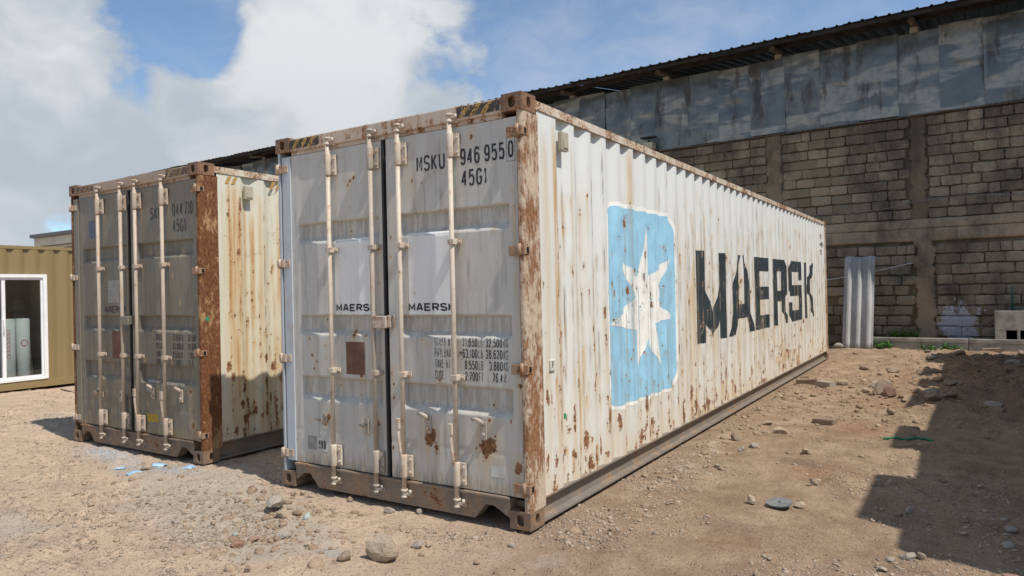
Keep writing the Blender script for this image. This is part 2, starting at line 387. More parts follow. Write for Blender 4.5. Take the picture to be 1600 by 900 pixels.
def stone_mat(name, c1, c2, chisel=True, scale=9, whitewash=False, rand=True):
    m, k, b = newmat(name); co = obj_co(k)
    rnd = k.n('ShaderNodeObjectInfo').outputs['Random']; isl = k.n('ShaderNodeNewGeometry').outputs['Random Per Island']
    r = k.m('FRACT', k.m('ADD', rnd, isl))
    pos = k.n('ShaderNodeNewGeometry').outputs['Position']
    sh = k.n('ShaderNodeCombineXYZ', {0: k.m('MULTIPLY', r, 31), 1: k.m('MULTIPLY', r, 17), 2: 0.0}).outputs[0]
    p2 = k.n('ShaderNodeVectorMath', {0: pos, 1: sh}, operation='ADD').outputs[0]
    n = k.noise(p2, scale, 6, .65); f = k.noise(p2, scale*6, 5, .65)
    col = k.mix(k.ramp(k.m('ADD', k.m('MULTIPLY', r, .6), k.m('MULTIPLY', n, .4)), .15, .85, smooth=False), c1, c2)
    col = k.mix(k.ramp(f, .35, .75, 0, .5), col, tuple(c*.55 for c in c1))
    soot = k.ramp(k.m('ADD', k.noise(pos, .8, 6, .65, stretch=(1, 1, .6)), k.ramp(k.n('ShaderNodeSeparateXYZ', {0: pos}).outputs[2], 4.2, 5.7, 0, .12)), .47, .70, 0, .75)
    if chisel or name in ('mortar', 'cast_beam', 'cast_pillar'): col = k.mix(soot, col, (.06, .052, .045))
    h = k.m('ADD', n, k.m('MULTIPLY', f, .5))
    if chisel:
        ang = k.m('MULTIPLY', k.m('SUBTRACT', r, .5), 3.4)
        mp = k.n('ShaderNodeVectorRotate', {'Vector': p2, 'Axis': (0, 1, 0), 'Angle': ang}, rotation_type='AXIS_ANGLE').outputs[0]
        wv = k.n('ShaderNodeTexWave', {'Vector': mp, 'Scale': 4.4, 'Distortion': 3.5, 'Detail': 3.0, 'Detail Scale': 2.0}, wave_type='BANDS', bands_direction='X').outputs['Fac']
        on = k.ramp(k.m('FRACT', k.m('MULTIPLY', r, 7.3)), .45, .8)
        h = k.m('ADD', k.m('MULTIPLY', h, 1.3), k.m('MULTIPLY', wv, k.m('MULTIPLY', on, .32)))
        col = k.mix(k.m('MULTIPLY', k.m('MULTIPLY', k.ramp(wv, .55, .95), on), .16), col, (.30, .27, .23))
    if whitewash:
        d = k.n('ShaderNodeVectorMath', {0: k.n('ShaderNodeVectorMath', {0: pos, 1: (2.32, 15.6, .58)}, operation='SUBTRACT').outputs[0], 1: (2.2, .3, 2.0)}, operation='MULTIPLY').outputs[0]
        ln = k.n('ShaderNodeVectorMath', {0: d}, operation='LENGTH').outputs['Value']
        w = k.ramp(k.m('ADD', ln, k.m('MULTIPLY', k.m('SUBTRACT', k.noise(pos, 5, 6, .7), .5), 3.4)), .72, .92, 1, 0)
        col = k.mix(k.m('MULTIPLY', w, .85), col, (.52, .54, .62))
        d2 = k.n('ShaderNodeVectorMath', {0: k.n('ShaderNodeVectorMath', {0: pos, 1: (1.15, 15.6, 1.75)}, operation='SUBTRACT').outputs[0], 1: (2.4, .3, 3.0)}, operation='MULTIPLY').outputs[0]
        ln2 = k.n('ShaderNodeVectorMath', {0: d2}, operation='LENGTH').outputs['Value']
        col = k.mix(k.ramp(k.m('ADD', ln2, k.m('MULTIPLY', n, .8)), .7, 1.2, .5, 0), col, (.02, .07, .075))
    k.put(b.inputs['Base Color'], col); b.inputs['Roughness'].default_value = .92; b.inputs['Specular IOR Level'].default_value = .15
    k.put(b.inputs['Normal'], k.bump(h, .85, .03 if name in ('quarry_block', 'mortar', 'cast_pillar') else .018))
    return m
M['block'] = stone_mat('quarry_block', (.24, .19, .132), (.45, .365, .262), True, 9, True)
M['mortar'] = stone_mat('mortar', (.22, .17, .115), (.35, .275, .19), False, 14, True)
M['pillar'] = stone_mat('cast_pillar', (.36, .275, .19), (.46, .36, .26), False, 9)
M['beam'] = stone_mat('cast_beam', (.37, .28, .19), (.46, .36, .26), False, 4)
M['rock_tan'] = stone_mat('tan_rock', (.44, .345, .25), (.36, .28, .20), False, 16)
M['rock_grey'] = stone_mat('grey_rock', (.40, .345, .285), (.30, .255, .21), False, 16)
M['rock_brown'] = stone_mat('brown_rock', (.24, .175, .125), (.33, .25, .185), False, 16)
M['rock_green'] = stone_mat('green_rubble', (.38, .42, .37), (.44, .47, .42), False, 16)
M['brick_red'] = stone_mat('red_brick', (.30, .17, .12), (.34, .22, .17), False, 16)
M['gravel'] = stone_mat('gravel_mix', (.52, .415, .31), (.27, .205, .15), False, 20)

M['clod'] = stone_mat('clod_earth', (.27, .185, .12), (.45, .335, .23), False, 22)
def ground_mat():
    m, k, b = newmat('dry_earth'); co = k.n('ShaderNodeNewGeometry').outputs['Position']
    big = k.noise(co, .55, 5, .6); mid = k.noise(co, 3.2, 6, .65, off=(3, 2, 1)); fine = k.noise(co, 28, 6, .7); grit = k.noise(co, 130, 3, .7)
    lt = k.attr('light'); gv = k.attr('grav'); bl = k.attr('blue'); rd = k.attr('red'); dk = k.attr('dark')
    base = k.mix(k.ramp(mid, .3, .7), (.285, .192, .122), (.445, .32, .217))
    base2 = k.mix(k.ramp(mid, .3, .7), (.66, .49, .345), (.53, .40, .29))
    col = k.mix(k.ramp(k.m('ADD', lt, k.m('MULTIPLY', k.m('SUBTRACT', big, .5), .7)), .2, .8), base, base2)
    col = k.mix(k.ramp(k.m('ADD', gv, k.m('MULTIPLY', k.m('SUBTRACT', mid, .5), 1.2)), .35, .75, 0, .75), col, (.50, .43, .35))
    vor = k.n('ShaderNodeTexVoronoi', {'Vector': co, 'Scale': 55.0, 'Randomness': 1.0})
    peb = k.ramp(vor.outputs['Distance'], .16, .34, 1, 0)
    on = k.ramp(k.n('ShaderNodeSeparateColor', {0: vor.outputs['Color']}).outputs[0], .55, .62)
    on = k.m('MULTIPLY', peb, on)
    pc = k.mix(k.n('ShaderNodeSeparateColor', {0: vor.outputs['Color']}).outputs[1], (.25, .20, .155), (.62, .53, .42))
    col = k.mix(k.m('MULTIPLY', on, .7), col, pc)
    col = k.mix(k.m('MULTIPLY', rd, k.ramp(fine, .35, .65, .2, .75)), col, (.30, .125, .06))
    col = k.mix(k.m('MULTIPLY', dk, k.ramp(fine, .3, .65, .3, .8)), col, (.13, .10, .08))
    col = k.mix(k.m('MULTIPLY', bl, k.ramp(k.noise(co, 45, 4, .7), .42, .58, 0, .9)), col, (.38, .54, .68))
    col = k.mix(k.ramp(fine, .5, .75, 0, .5), col, (.17, .12, .08))
    col = k.mix(k.ramp(k.noise(co, 75, 4, .7, off=(9, 2, 0)), .60, .74, 0, .45), col, (.60, .48, .35))
    col = k.mix(k.ramp(k.noise(co, 11, 6, .7, off=(2, 8, 0)), .52, .72, 0, .42), col, (.28, .195, .13))
    k.put(b.inputs['Base Color'], col); b.inputs['Roughness'].default_value = .95; b.inputs['Specular IOR Level'].default_value = .1
    h = k.m('ADD', k.m('MULTIPLY', fine, .8), k.m('MULTIPLY', grit, .35)); h = k.m('ADD', h, k.m('MULTIPLY', on, .6))
    k.put(b.inputs['Normal'], k.bump(h, 1.0, .035))
    return m
M['ground'] = ground_mat()

# ------------------------------------------------------------------ ground
def blob(x, y, cx, cy, rx, ry): return np.exp(-(((x-cx)/rx)**2+((y-cy)/ry)**2))
def ground_h(x, y):
    x = np.asarray(x, float); y = np.asarray(y, float)
    h = (fbm(x, y, .35, 3, 1)-.5)*.10 + (fbm(x, y, 1.8, 4, 5)-.5)*.075 + (fbm(x, y, 6, 3, 9)-.5)*.035 + np.clip(fbm(x, y, 10, 2, 13)-.58, 0, 1)*.09
    h = h-.012
    rough = sstep(.6, 1.9, x)*sstep(4.2, 7, y)*(1-sstep(13.6, 14.4, y))
    h = h + rough*((fbm(x, y, 1.6, 5, 21, .66)-.46)*.44) + .11*blob(x, y, 3.7, 9, 1.5, 2.6) + .06*blob(x, y, 1.5, 7.2, .5, 1.2)
    # earth banked along the foot of the container
    h = h + .05*np.exp(-((x-.16)/.16)**2)*sstep(.8, 2.5, y)*(1-sstep(12.4, 13.2, y))*(.4+1.2*fbm(x, y, 2.5, 3, 31))
    h = h + .09*blob(x, y, .15, 13.6, .7, .6)
    for x0, x1, y0, y1 in ((-2.44, 0, 0, 12.2), (-6.17, -3.72, .12, 12.3)):
        d = np.maximum(np.maximum(x0-x, x-x1), np.maximum(y0-y, y-y1))
        t = sstep(.02, .5, d); h = h*t + np.minimum(h, -.025)*(1-t)
    bed = sstep(14.93, 14.99, y+.035*(x-2))*sstep(.2, .6, x)
    h = h*(1-bed)+bed*.20
    far = sstep(18, 60, np.hypot(x, y-5)); return h*(1-far)-.03*far
def lines(spec):
    out = [spec[0][0]]
    for a, b_, st in spec:
        n = max(1, int(round((b_-a)/st))); out += list(np.linspace(a, b_, n+1)[1:])
    return np.array(out)
gx = lines([(-600, -60, 90), (-60, -16, 4), (-16, -9, .4), (-9, -6, .09), (-6, 4.2, .045), (4.2, 9, .3), (9, 60, 6), (60, 600, 90)])
gy = lines([(-600, -60, 90), (-60, -6, 6), (-6, -2.4, .4), (-2.4, 5, .04), (5, 15.4, .06), (15.4, 20, .5), (20, 60, 8), (60, 900, 120)])
X, Y = np.meshgrid(gx, gy, indexing='ij')
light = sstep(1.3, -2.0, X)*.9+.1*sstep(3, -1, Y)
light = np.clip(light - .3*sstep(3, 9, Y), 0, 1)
grav = .9*blob(X, Y, -2.6, -.55, 1.1, .5)+.8*blob(X, Y, -1.5, -.95, .9, .4)+.7*blob(X, Y, -4.2, -.2, 1.3, .4)+.7*blob(X, Y, -3.4, -1.7, .7, .3)+.8*blob(X, Y, -7.4, .7, 1.4, .7)+.6*blob(X, Y, -3.1, .8, .5, 1.5)+.35*blob(X, Y, .3, -.5, .8, .3)+.5*blob(X, Y, .3, 2.2, .25, 2.6)
blue = blob(X, Y, -5.3, .0, .45, .13)+.8*blob(X, Y, -3.95, -.12, .35, .12)+.6*blob(X, Y, -4.9, -.12, .5, .12)+.8*blob(X, Y, -.83, -.52, .07, .04)+.5*blob(X, Y, -.85, -.92, .1, .05)
red = .8*blob(X, Y, 1.35, 2.55, .28, .3)+.9*blob(X, Y, 1.42, 4.6, .3, .5)+.5*blob(X, Y, 1.5, 6.6, .3, .5)+.5*blob(X, Y, 1.6, 9, .5, 1)+.4*blob(X, Y, 1.25, .45, .3, .2)+.35*sstep(1.9, 2.5, X)*sstep(5, 8, Y)
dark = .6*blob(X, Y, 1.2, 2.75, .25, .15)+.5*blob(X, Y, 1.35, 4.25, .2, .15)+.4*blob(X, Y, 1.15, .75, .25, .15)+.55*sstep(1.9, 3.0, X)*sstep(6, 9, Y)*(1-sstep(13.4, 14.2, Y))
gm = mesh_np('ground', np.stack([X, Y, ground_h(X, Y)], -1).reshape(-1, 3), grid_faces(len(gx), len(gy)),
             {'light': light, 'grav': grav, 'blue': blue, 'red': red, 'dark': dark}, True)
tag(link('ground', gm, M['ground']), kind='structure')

# ------------------------------------------------------------------ stroke lettering
GL = {
 '0': [[(0,.2),(.25,0),(.75,0),(1,.2),(1,.8),(.75,1),(.25,1),(0,.8),'c']], '1': [[(.15,.8),(.55,1),(.55,0)]],
 '2': [[(0,.8),(.22,1),(.78,1),(1,.8),(1,.62),(0,.0),(1,0)]], '3': [[(0,.85),(.2,1),(.8,1),(1,.82),(1,.65),(.72,.52),(1,.4),(1,.18),(.8,0),(.2,0),(0,.15)]],
 '4': [[(.72,0),(.72,1)], [(.70,1),(0,.28),(1,.28)]], '5': [[(.95,1),(.1,1),(.05,.55),(.3,.63),(.75,.63),(1,.45),(1,.18),(.78,0),(.22,0),(0,.15)]],
 '6': [[(1,.84),(.75,1),(.25,1),(0,.8),(0,.2),(.25,0),(.75,0),(1,.2),(1,.42),(.75,.6),(.25,.6),(0,.45)]], '7': [[(0,1),(1,1),(.35,0)]],
 '8': [[(.25,.53),(.05,.68),(.05,.86),(.25,1),(.75,1),(.95,.86),(.95,.68),(.75,.53),'c'], [(.25,.53),(0,.38),(0,.18),(.25,0),(.75,0),(1,.18),(1,.38),(.75,.53)]],
 '9': [[(0,.16),(.25,0),(.75,0),(1,.2),(1,.8),(.75,1),(.25,1),(0,.8),(0,.58),(.25,.4),(.75,.4),(1,.55)]],
 'A': [[(0,0),(.38,1),(.62,1),(1,0)], [(.14,.3),(.86,.3)]], 'B': [[(0,.52),(.75,.52),(.95,.66),(.95,.86),(.75,1),(0,1),(0,0),(.78,0),(1,.16),(1,.38),(.75,.52)]],
 'C': [[(1,.78),(.75,1),(.25,1),(0,.8),(0,.2),(.25,0),(.75,0),(1,.22)]], 'D': [[(0,0),(0,1),(.7,1),(1,.8),(1,.2),(.7,0),'c']],
 'E': [[(1,1),(0,1),(0,0),(1,0)], [(0,.5),(.85,.5)]], 'F': [[(1,1),(0,1),(0,0)], [(0,.5),(.85,.5)]],
 'G': [[(1,.8),(.75,1),(.25,1),(0,.8),(0,.2),(.25,0),(.75,0),(1,.2),(1,.46),(.55,.46)]], 'K': [[(0,0),(0,1)], [(1,1),(.08,.48)], [(.25,.58),(1,0)]],
 'L': [[(0,1),(0,0),(1,0)]], 'M': [[(0,0),(0,1),(.5,.28),(1,1),(1,0)]], 'O': [[(0,.2),(.25,0),(.75,0),(1,.2),(1,.8),(.75,1),(.25,1),(0,.8),'c']],
 'P': [[(0,0),(0,1),(.75,1),(1,.85),(1,.6),(.75,.45),(0,.45)]], 'R': [[(0,0),(0,1),(.75,1),(1,.85),(1,.62),(.75,.48),(0,.48)], [(.55,.48),(1,0)]],
 'S': [[(1,.82),(.78,1),(.22,1),(0,.84),(0,.66),(.2,.53),(.8,.47),(1,.34),(1,.16),(.78,0),(.22,0),(0,.18)]], 'T': [[(0,1),(1,1)], [(.5,1),(.5,0)]],
 'U': [[(0,1),(0,.2),(.25,0),(.75,0),(1,.2),(1,1)]], 'W': [[(0,1),(.22,0),(.5,.8),(.78,0),(1,1)]], 'Y': [[(0,1),(.5,.45),(1,1)], [(.5,.45),(.5,0)]],
 '.': [[(.35,0),(.65,0)]],
}
def strip(pts, hw, hh):
    """quads along a polyline; hw, hh are half widths in the two axes"""
    closed = pts[-1] == 'c'
    P = [np.array(p, float) for p in (pts[:-1] if closed else pts)]; n = len(P); out = []
    def off(i):
        def nr(a, b):
            d = b-a; d = d/np.linalg.norm(d); return np.array([-d[1], d[0]])
        if closed: a, b_ = nr(P[i-1], P[i]), nr(P[i], P[(i+1) % n])
        elif i == 0: a = b_ = nr(P[0], P[1])
        elif i == n-1: a = b_ = nr(P[-2], P[-1])
        else: a, b_ = nr(P[i-1], P[i]), nr(P[i], P[i+1])
        m = a+b_; l = np.linalg.norm(m)
        if l < .35: m, l = a, 1.0
        m = m/l; c = max(.55, float(m@a)); m = m/c
        return m*np.array([hw, hh])
    O = [off(i) for i in range(n)]
    for i in range(n if closed else n-1):
        j = (i+1) % n
        out.append([P[i]+O[i], P[j]+O[j], P[j]-O[j], P[i]-O[i]])
    return out
def text_polys(txt, x, z, cw, ch, gap, sw, sh=None):
    """list of quads in the text plane, lower left corner at x, z"""
    sh = sh or sw; out = []
    for c in txt:
        if c == ' ': x += cw*.75+gap; continue
        if c == '.': 
            out.append([np.array(p) for p in ((x, z), (x+sw, z), (x+sw, z+sh), (x, z+sh))]); x += sw+gap; continue
        w = cw*(.55 if c == '1' else 1)
        for pl in GL[c]:
            q = [p if p == 'c' else (x+sw/2+p[0]*(w-sw), z+sh/2+p[1]*(ch-sh)) for p in pl]
            out += strip(q, sw/2, sh/2)
        x += w+gap
    return out
def flat_text(name, polys, surf, mat, parent, off=.0011):
    mb = MB()
    for i, q in enumerate(polys): mb.poly([(p[0], float(surf(p[0], p[1]))-off-i % 8*.00012, p[1]) for p in q])
    return mb.build(name, mat, parent)
def skin(name, x0, x1, z0, z1, surf, mat, parent, off=.0012):
    """a thin sheet, label or repainted field lying on the pressed door"""
    u = np.linspace(x0, x1, max(3, int((x1-x0)/.02))); w = np.linspace(z0, z1, max(3, int((z1-z0)/.02))); A, B = np.meshgrid(u, w, indexing='ij')
    return link(name, mesh_np(name, np.stack([A, surf(A, B)-off, B], -1).reshape(-1, 3), grid_faces(len(u), len(w))), mat, parent)
def clip_band(poly, a, b_):
    def cut(P, c, keep_gt):
        out = []
        for i in range(len(P)):
            p, q = P[i], P[(i+1) % len(P)]; ip = (p[0] >= c) == keep_gt or p[0] == c; iq = (q[0] >= c) == keep_gt or q[0] == c
            if ip: out.append(p)
            if ip != iq:
                t = (c-p[0])/(q[0]-p[0]); out.append(p+(q-p)*t)
        return out
    P = cut(poly, a, True)
    if len(P) >= 3: P = cut(P, b_, False)
    return P if len(P) >= 3 else None

# ------------------------------------------------------------------ shipping container
CW, CL, CH = 2.438, 12.192, 2.896
PITCH, SIDE_OUT, SIDE_IN = .28, -.008, -.044
def side_profile():
    """breakpoints (y, x) of the corrugation between the corner posts"""
    pts = [(.20, SIDE_OUT)]
    e = .47
    while e+.21 < CL-.26:
        pts += [(e-.075 if e > .5 else .33, SIDE_OUT), (e, SIDE_OUT), (e+.066, SIDE_IN), (e+.138, SIDE_IN)] if False else [(e, SIDE_OUT), (e+.066, SIDE_IN), (e+.136, SIDE_IN), (e+.204, SIDE_OUT)]
        e += PITCH
    pts.append((CL-.17, SIDE_OUT)); return pts
PROF = side_profile(); PY = np.array([p[0] for p in PROF]); PX = np.array([p[1] for p in PROF])
def side_disp(y, z, seed):
    return (fbm(y, z, 1.1, 2, seed)-.5)*.014*np.sin(np.clip((np.asarray(z)-.17)/2.6, 0, 1)*math.pi)
def on_side(poly_list, off, lift, ys, zs):
    """painted shapes cut along the wall's own grid, so that they follow its bends and dents"""
    out = []
    for i, q in enumerate(poly_list):
        q = [np.array((p[1], p[0]), float) for p in q]; lo = min(p[0] for p in q); hi = max(p[0] for p in q)
        for j in range(max(0, np.searchsorted(zs, lo)-1), min(len(zs)-1, np.searchsorted(zs, hi)+1)):
            c = clip_band(q, zs[j], zs[j+1])
            if not c: continue
            c = [np.array((p[1], p[0])) for p in c]; l2 = min(p[0] for p in c); h2 = max(p[0] for p in c)
            for m in range(max(0, np.searchsorted(ys, l2)-1), min(len(ys)-1, np.searchsorted(ys, h2)+1)):
                d = clip_band(c, ys[m], ys[m+1])
                if d: out.append((off+lift*(i % 8), d))
    if not out: return []
    A = np.concatenate([np.array(d) for _, d in out]); X = np.interp(A[:, 0], PY, PX)+side_disp(A[:, 0], A[:, 1], 3); r = []; n = 0
    for o, d in out:
        r.append([(float(X[n+t])+o, float(p[0]), float(p[1])) for t, p in enumerate(d)]); n += len(d)
    return r

class Rust:
    def __init__(s, a, z): s.a = a; s.z = z; s.rust = np.zeros_like(a); s.stain = np.zeros_like(a); s.grime = np.zeros_like(a)
    def spot(s, a, z, r, amt=1.0, drip=0.0, dl=.3, rz=None):
        rz = rz or r
        m = np.abs(s.a-a) < r*3; da = (s.a[m]-a)/r; dz = s.z[m]-z
        s.rust[m] = np.maximum(s.rust[m], amt*np.exp(-(da**2+(dz/rz)**2)))
        s.stain[m] = np.maximum(s.stain[m], .55*amt*np.exp(-(da**2/4+(dz/(rz*2))**2)))
        if drip: s.stain[m] = np.maximum(s.stain[m], drip*np.exp(-da**2*1.3)*np.where(dz < 0, np.exp(dz/dl), 0))
    def crack(s, a, w, amt, z0, z1, sd):
        t = np.exp(-((s.a-a)/w)**2)*sstep(z0-.1, z0+.1, s.z)*(1-sstep(z1-.1, z1+.1, s.z))*sstep(.22, .45, vnoise(s.a*0+a*9, s.z, 3.2, sd))
        s.grime = np.maximum(s.grime, amt*t)
    def stripe(s, a, w, amt, z0, z1, rs=0.0):
        t = np.exp(-((s.a-a)/w)**2)*sstep(z0-.15, z0+.15, s.z)*(1-sstep(z1-.2, z1+.05, s.z))*(.55+.6*vnoise(s.a*3, s.z, 2.5, int(a*7) % 9))
        s.stain = np.maximum(s.stain, amt*t)
        if rs: s.rust = np.maximum(s.rust, rs*t)

def casting_mesh():
    sx, sy, sz = .162, .178, .118
    mb = MB(); bm = mb.bm
    def face(o, u, v, n, lu, lv, hole):
        o, u, v, n = map(Vector, (o, u, v, n))
        c = o+u*lu/2+v*lv/2
        if not hole:
            mb.poly([c-u*lu/2-v*lv/2, c+u*lu/2-v*lv/2, c+u*lu/2+v*lv/2, c-u*lu/2+v*lv/2]); return
        hw, hh = hole
        ang = sorted([2*math.pi*i/20 for i in range(20)]+[math.atan2(a*lv/2, b_*lu/2) % (2*math.pi) for a in (1, -1) for b_ in (1, -1)])
        R0, R1, R2 = [], [], []
        for t in ang:
            ct, stn = math.cos(t), math.sin(t)
            s_ = min((lu/2)/abs(ct) if abs(ct) > 1e-9 else 9, (lv/2)/abs(stn) if abs(stn) > 1e-9 else 9)
            R0.append(bm.verts.new(c+u*ct*s_+v*stn*s_))
            e = 3.2; k_ = (abs(ct)**e+abs(stn)**e)**(-1/e)
            p = u*ct*k_*hw+v*stn*k_*hh
            R1.append(bm.verts.new(c+p)); R2.append(bm.verts.new(c+p*.92-n*.045))
        m_ = len(ang)
        for i in range(m_):
            j = (i+1) % m_
            bm.faces.new([R0[i], R0[j], R1[j], R1[i]]); bm.faces.new([R1[i], R1[j], R2[j], R2[i]])
        bm.faces.new(R2)
    # local corner at origin, body towards -x, +y, +z
    face((-sx, 0, 0), (1, 0, 0), (0, 0, 1), (0, -1, 0), sx, sz, (.030, .038))
    face((0, 0, 0), (0, 1, 0), (0, 0, 1), (1, 0, 0), sy, sz, (.026, .038))
    face((-sx, 0, sz), (1, 0, 0), (0, 1, 0), (0, 0, 1), sx, sy, (.031, .062))
    face((-sx, sy, 0), (1, 0, 0), (0, 0, 1), (0, 1, 0), sx, sz, None)
    face((-sx, 0, 0), (0, 1, 0), (0, 0, 1), (-1, 0, 0), sy, sz, None)
    face((-sx, 0, 0), (1, 0, 0), (0, 1, 0), (0, 0, -1), sx, sy, None)
    bmesh.ops.remove_doubles(bm, verts=bm.verts[:], dist=1e-5)
    return mb.mesh('corner_casting')
CAST_TOP = casting_mesh(); CAST_LOW = CAST_TOP.copy()
CAST_TOP.materials.append(M['casting']); CAST_LOW.materials.append(M['casting_low'])

CHAN = [(2.035, 2.165), (1.29, 1.412), (.76, .915)]        # horizontal channels pressed into the doors
def door_depth(x, z, xa, xb):
    """0 on the raised panels, 1 in the channels"""
    d = np.zeros_like(x)
    side = sstep(xa+.0, xa+.012, x)*(1-sstep(xb-.012, xb, x))
    for z0, z1 in CHAN:
        t = np.clip((z-z0+.034)/.046, 0, 1)*np.clip((z1+.006-z)/.012, 0, 1)
        d = np.maximum(d, t*side)
    return d

PF = .025; DEP = .036
DXR = [(-CW+.062, -1.247), (-1.222, -.052)]
def door_span(di):
    xa, xb = DXR[di]
    return (-CW+.24, xb-.055) if di == 0 else (xa+.12, xb-.075)
def door_surf(x, z, di, seed):
    x = np.asarray(x, float); z = np.asarray(z, float); ca, cb = door_span(di)
    D = door_depth(x, z, ca, cb)
    inner = sstep(ca-.02, ca+.05, x)*(1-sstep(cb-.05, cb+.02, x))
    y = PF+D*DEP + (fbm(x, z, 2.0, 3, 40+di+seed)-.5)*.010*inner + (fbm(x, z, 9, 1, 50+di)-.5)*.0018
    y = y - .006*(1-inner) + .0028*np.exp(-((z-.475)/.012)**2) - .0025*np.exp(-((z-2.60)/.012)**2)
    return y, D
def build_container(loc, v, label, group, rz=0.0):
    root = empty('shipping_container', loc, label, 'container', group, rz)
    rng = np.random.RandomState(v['seed'])
    old = v['old']
    # ---- corner castings
    for ix, x in enumerate((0, -CW)):
        for iy, y in enumerate((0, CL)):
            for iz, z in enumerate((0, CH-.118)):
                o = bpy.data.objects.new('corner_casting', CAST_LOW if iz == 0 else CAST_TOP); COL.objects.link(o); o.parent = root
                sx = 1 if ix == 0 else -1; sy = 1 if iy == 0 else -1
                o.location = (x+(.004 if ix == 0 else -.004), y-(.006 if iy == 0 else -.006), z)
                o.scale = (sx, sy, 1)
    # ---- corner posts
    pm = v['post']
    mb = MB(); r = .028
    arc = [(-r+r*math.cos(a), r-r*math.sin(a)) for a in np.linspace(0, math.pi/2, 6)]
    prof = [(0, .205)]+arc+[(-.042, 0), (-.042, .05), (-.04, .205)]
    mb.prism(prof, .118, CH-.118, 'z'); mb.build('corner_post', pm, root)
    mb = MB(); prof = [(-CW-p[0], p[1]) for p in prof]; mb.prism(prof, .118, CH-.118, 'z'); mb.build('corner_post', v['post_l'], root)
    for xa in (-.09, -CW):
        mb = MB(); mb.box(xa, xa+.09, CL-.17, CL, .118, CH-.118, .01); mb.build('corner_post', pm, root)
    # ---- header and sill
    mb = MB()
    mb.box(-CW+.165, -.165, .0, .09, 2.775, 2.878, .008); mb.box(-CW+.165, -.165, .02, .11, 2.745, 2.7745)
    hd = mb.build('header', M['header2' if old else 'header'], root)
    for xa, xb, d in ((-.175-.36, -.175, 1), (-CW+.175, -CW+.175+.34, 1)):
        mb = MB(); z0, z1 = 2.795, 2.868; mb.poly([(xa, -.0025, z0), (xb, -.0025, z0), (xb, -.0025, z1), (xa, -.0025, z1)])
        h = mb.build('hazard_band', M['hz_black2' if old else 'hz_black'], hd)
        x = xa+.02
        while x+.115 < xb:
            mb = MB(); mb.poly([(x, -.0042, z0), (x+.045, -.0042, z0), (x+.105, -.0042, z1), (x+.06, -.0042, z1)]); x += .092
            mb.build('hazard_stripe', M['hz_yellow2' if old else 'hz_yellow'], hd)
    a, b_ = -CW+.162, -.162
    prof = [(a, .19), (a, .055), (a+.10, .125), (a+.17, .125), (a+.27, .022), (b_-.29, .022), (b_-.20, .128), (b_-.13, .128), (b_, .06), (b_, .19)]
    mb = MB(); mb.prism(prof, .004, .10, 'y'); mb.box(a, b_, -.012, .02, .182, .2, .003)
    mb.build('door_sill', M['sill2' if old else 'sill'], root)
    # ---- long rails
    for sgn, x0 in ((1, 0.0), (-1, -CW)):
        f = lambda x: x0+sgn*x
        mb = MB(); mb.prism([(f(.0), 2.812), (f(.0), 2.872), (f(-.03), 2.88), (f(-.06), 2.872), (f(-.06), 2.85), (f(-.012), 2.812)], .17, CL-.17, 'y')
        mb.build('top_rail', M['rail'], root)
        mb = MB(); mb.prism([(f(-.004), .165), (f(-.004), .178), (f(-.06), .178), (f(-.06), .03), (f(.002), .026), (f(.002), .012), (f(-.075), .012), (f(-.075), .165)], .17, CL-.17, 'y')
        mb.build('bottom_rail', M['dark_rail'], root)
    # ---- side walls
    ys = []
    for i in range(len(PY)-1):
        n = max(2, int(math.ceil((PY[i+1]-PY[i])/.024))); ys += list(np.linspace(PY[i], PY[i+1], n+1)[:-1])
    ys.append(PY[-1]); ys = np.array(ys); zs = np.linspace(.172, 2.86, 112)
    SY, SZ = np.meshgrid(ys, zs, indexing='ij'); SX = np.interp(SY, PY, PX)
    SX = SX + side_disp(SY, SZ, v['seed'])
    R = Rust(SY, SZ)
    edges = PY[1:-1]
    ymax = 11.9 if not old else 6.0
    for i in range(v['nspot']):
        y = rng.uniform(.22, ymax); z = .18+rng.exponential(.38)
        if rng.rand() < .6: y = edges[np.argmin(np.abs(edges-y))]+rng.normal(0, .006)
        if z > 2.7: continue
        s = rng.lognormal(-4.25, .42)*(1.2 if z < .55 else .85)
        R.spot(y, z, s, rng.uniform(.5, 1.0), rng.uniform(.5, 1.3)*(1 if rng.rand() < .85 else 0), rng.uniform(.10, .5), s*rng.uniform(1.0, 5.0))
    for i in range(int(v['nspot']*.95)):
        y = rng.uniform(.22, ymax); s = rng.lognormal(-4.25, .40)
        if rng.rand() < .55: y = edges[np.argmin(np.abs(edges-y))]+rng.normal(0, .006)
        R.spot(y, rng.triangular(.3, 1.3, 2.75), s, rng.uniform(.5, .95), rng.uniform(.2, 1.1), rng.uniform(.06, .35), s*rng.uniform(.8, 3.5))
    for i, e in enumerate(edges):
        for q in range(2): R.crack(e+rng.normal(0, .004), .011, rng.uniform(.5, 1.1), rng.uniform(.2, 1.4), rng.uniform(1.2, 2.7), (i*2+q) % 19)
    for i in range(int(ymax*3)): R.crack(rng.uniform(.22, ymax), .009, rng.uniform(.3, .9), rng.uniform(.2, 1.8), rng.uniform(.8, 2.6), i % 17)
    for y, w, amt, z0, z1, rs in v['stripes']: R.stripe(y, w, amt, z0, z1, rs)
    for i, e in enumerate(edges):          # cracks and runs along the bends
        if rng.rand() < .75: R.stripe(e+.01, .020, rng.uniform(.3, 1.1), rng.uniform(.1, .8), rng.uniform(.7, 2.2), rng.uniform(0, .35))
    for y, z, r_, am, dr, dl in v['marks']: R.spot(y, z, r_*.8, am*.85, dr, dl, r_*1.9)
    R.stain = np.maximum(R.stain, .5*(1-sstep(.17, .45+.45*vnoise(SY, SY*0, 3, 2), SZ)))
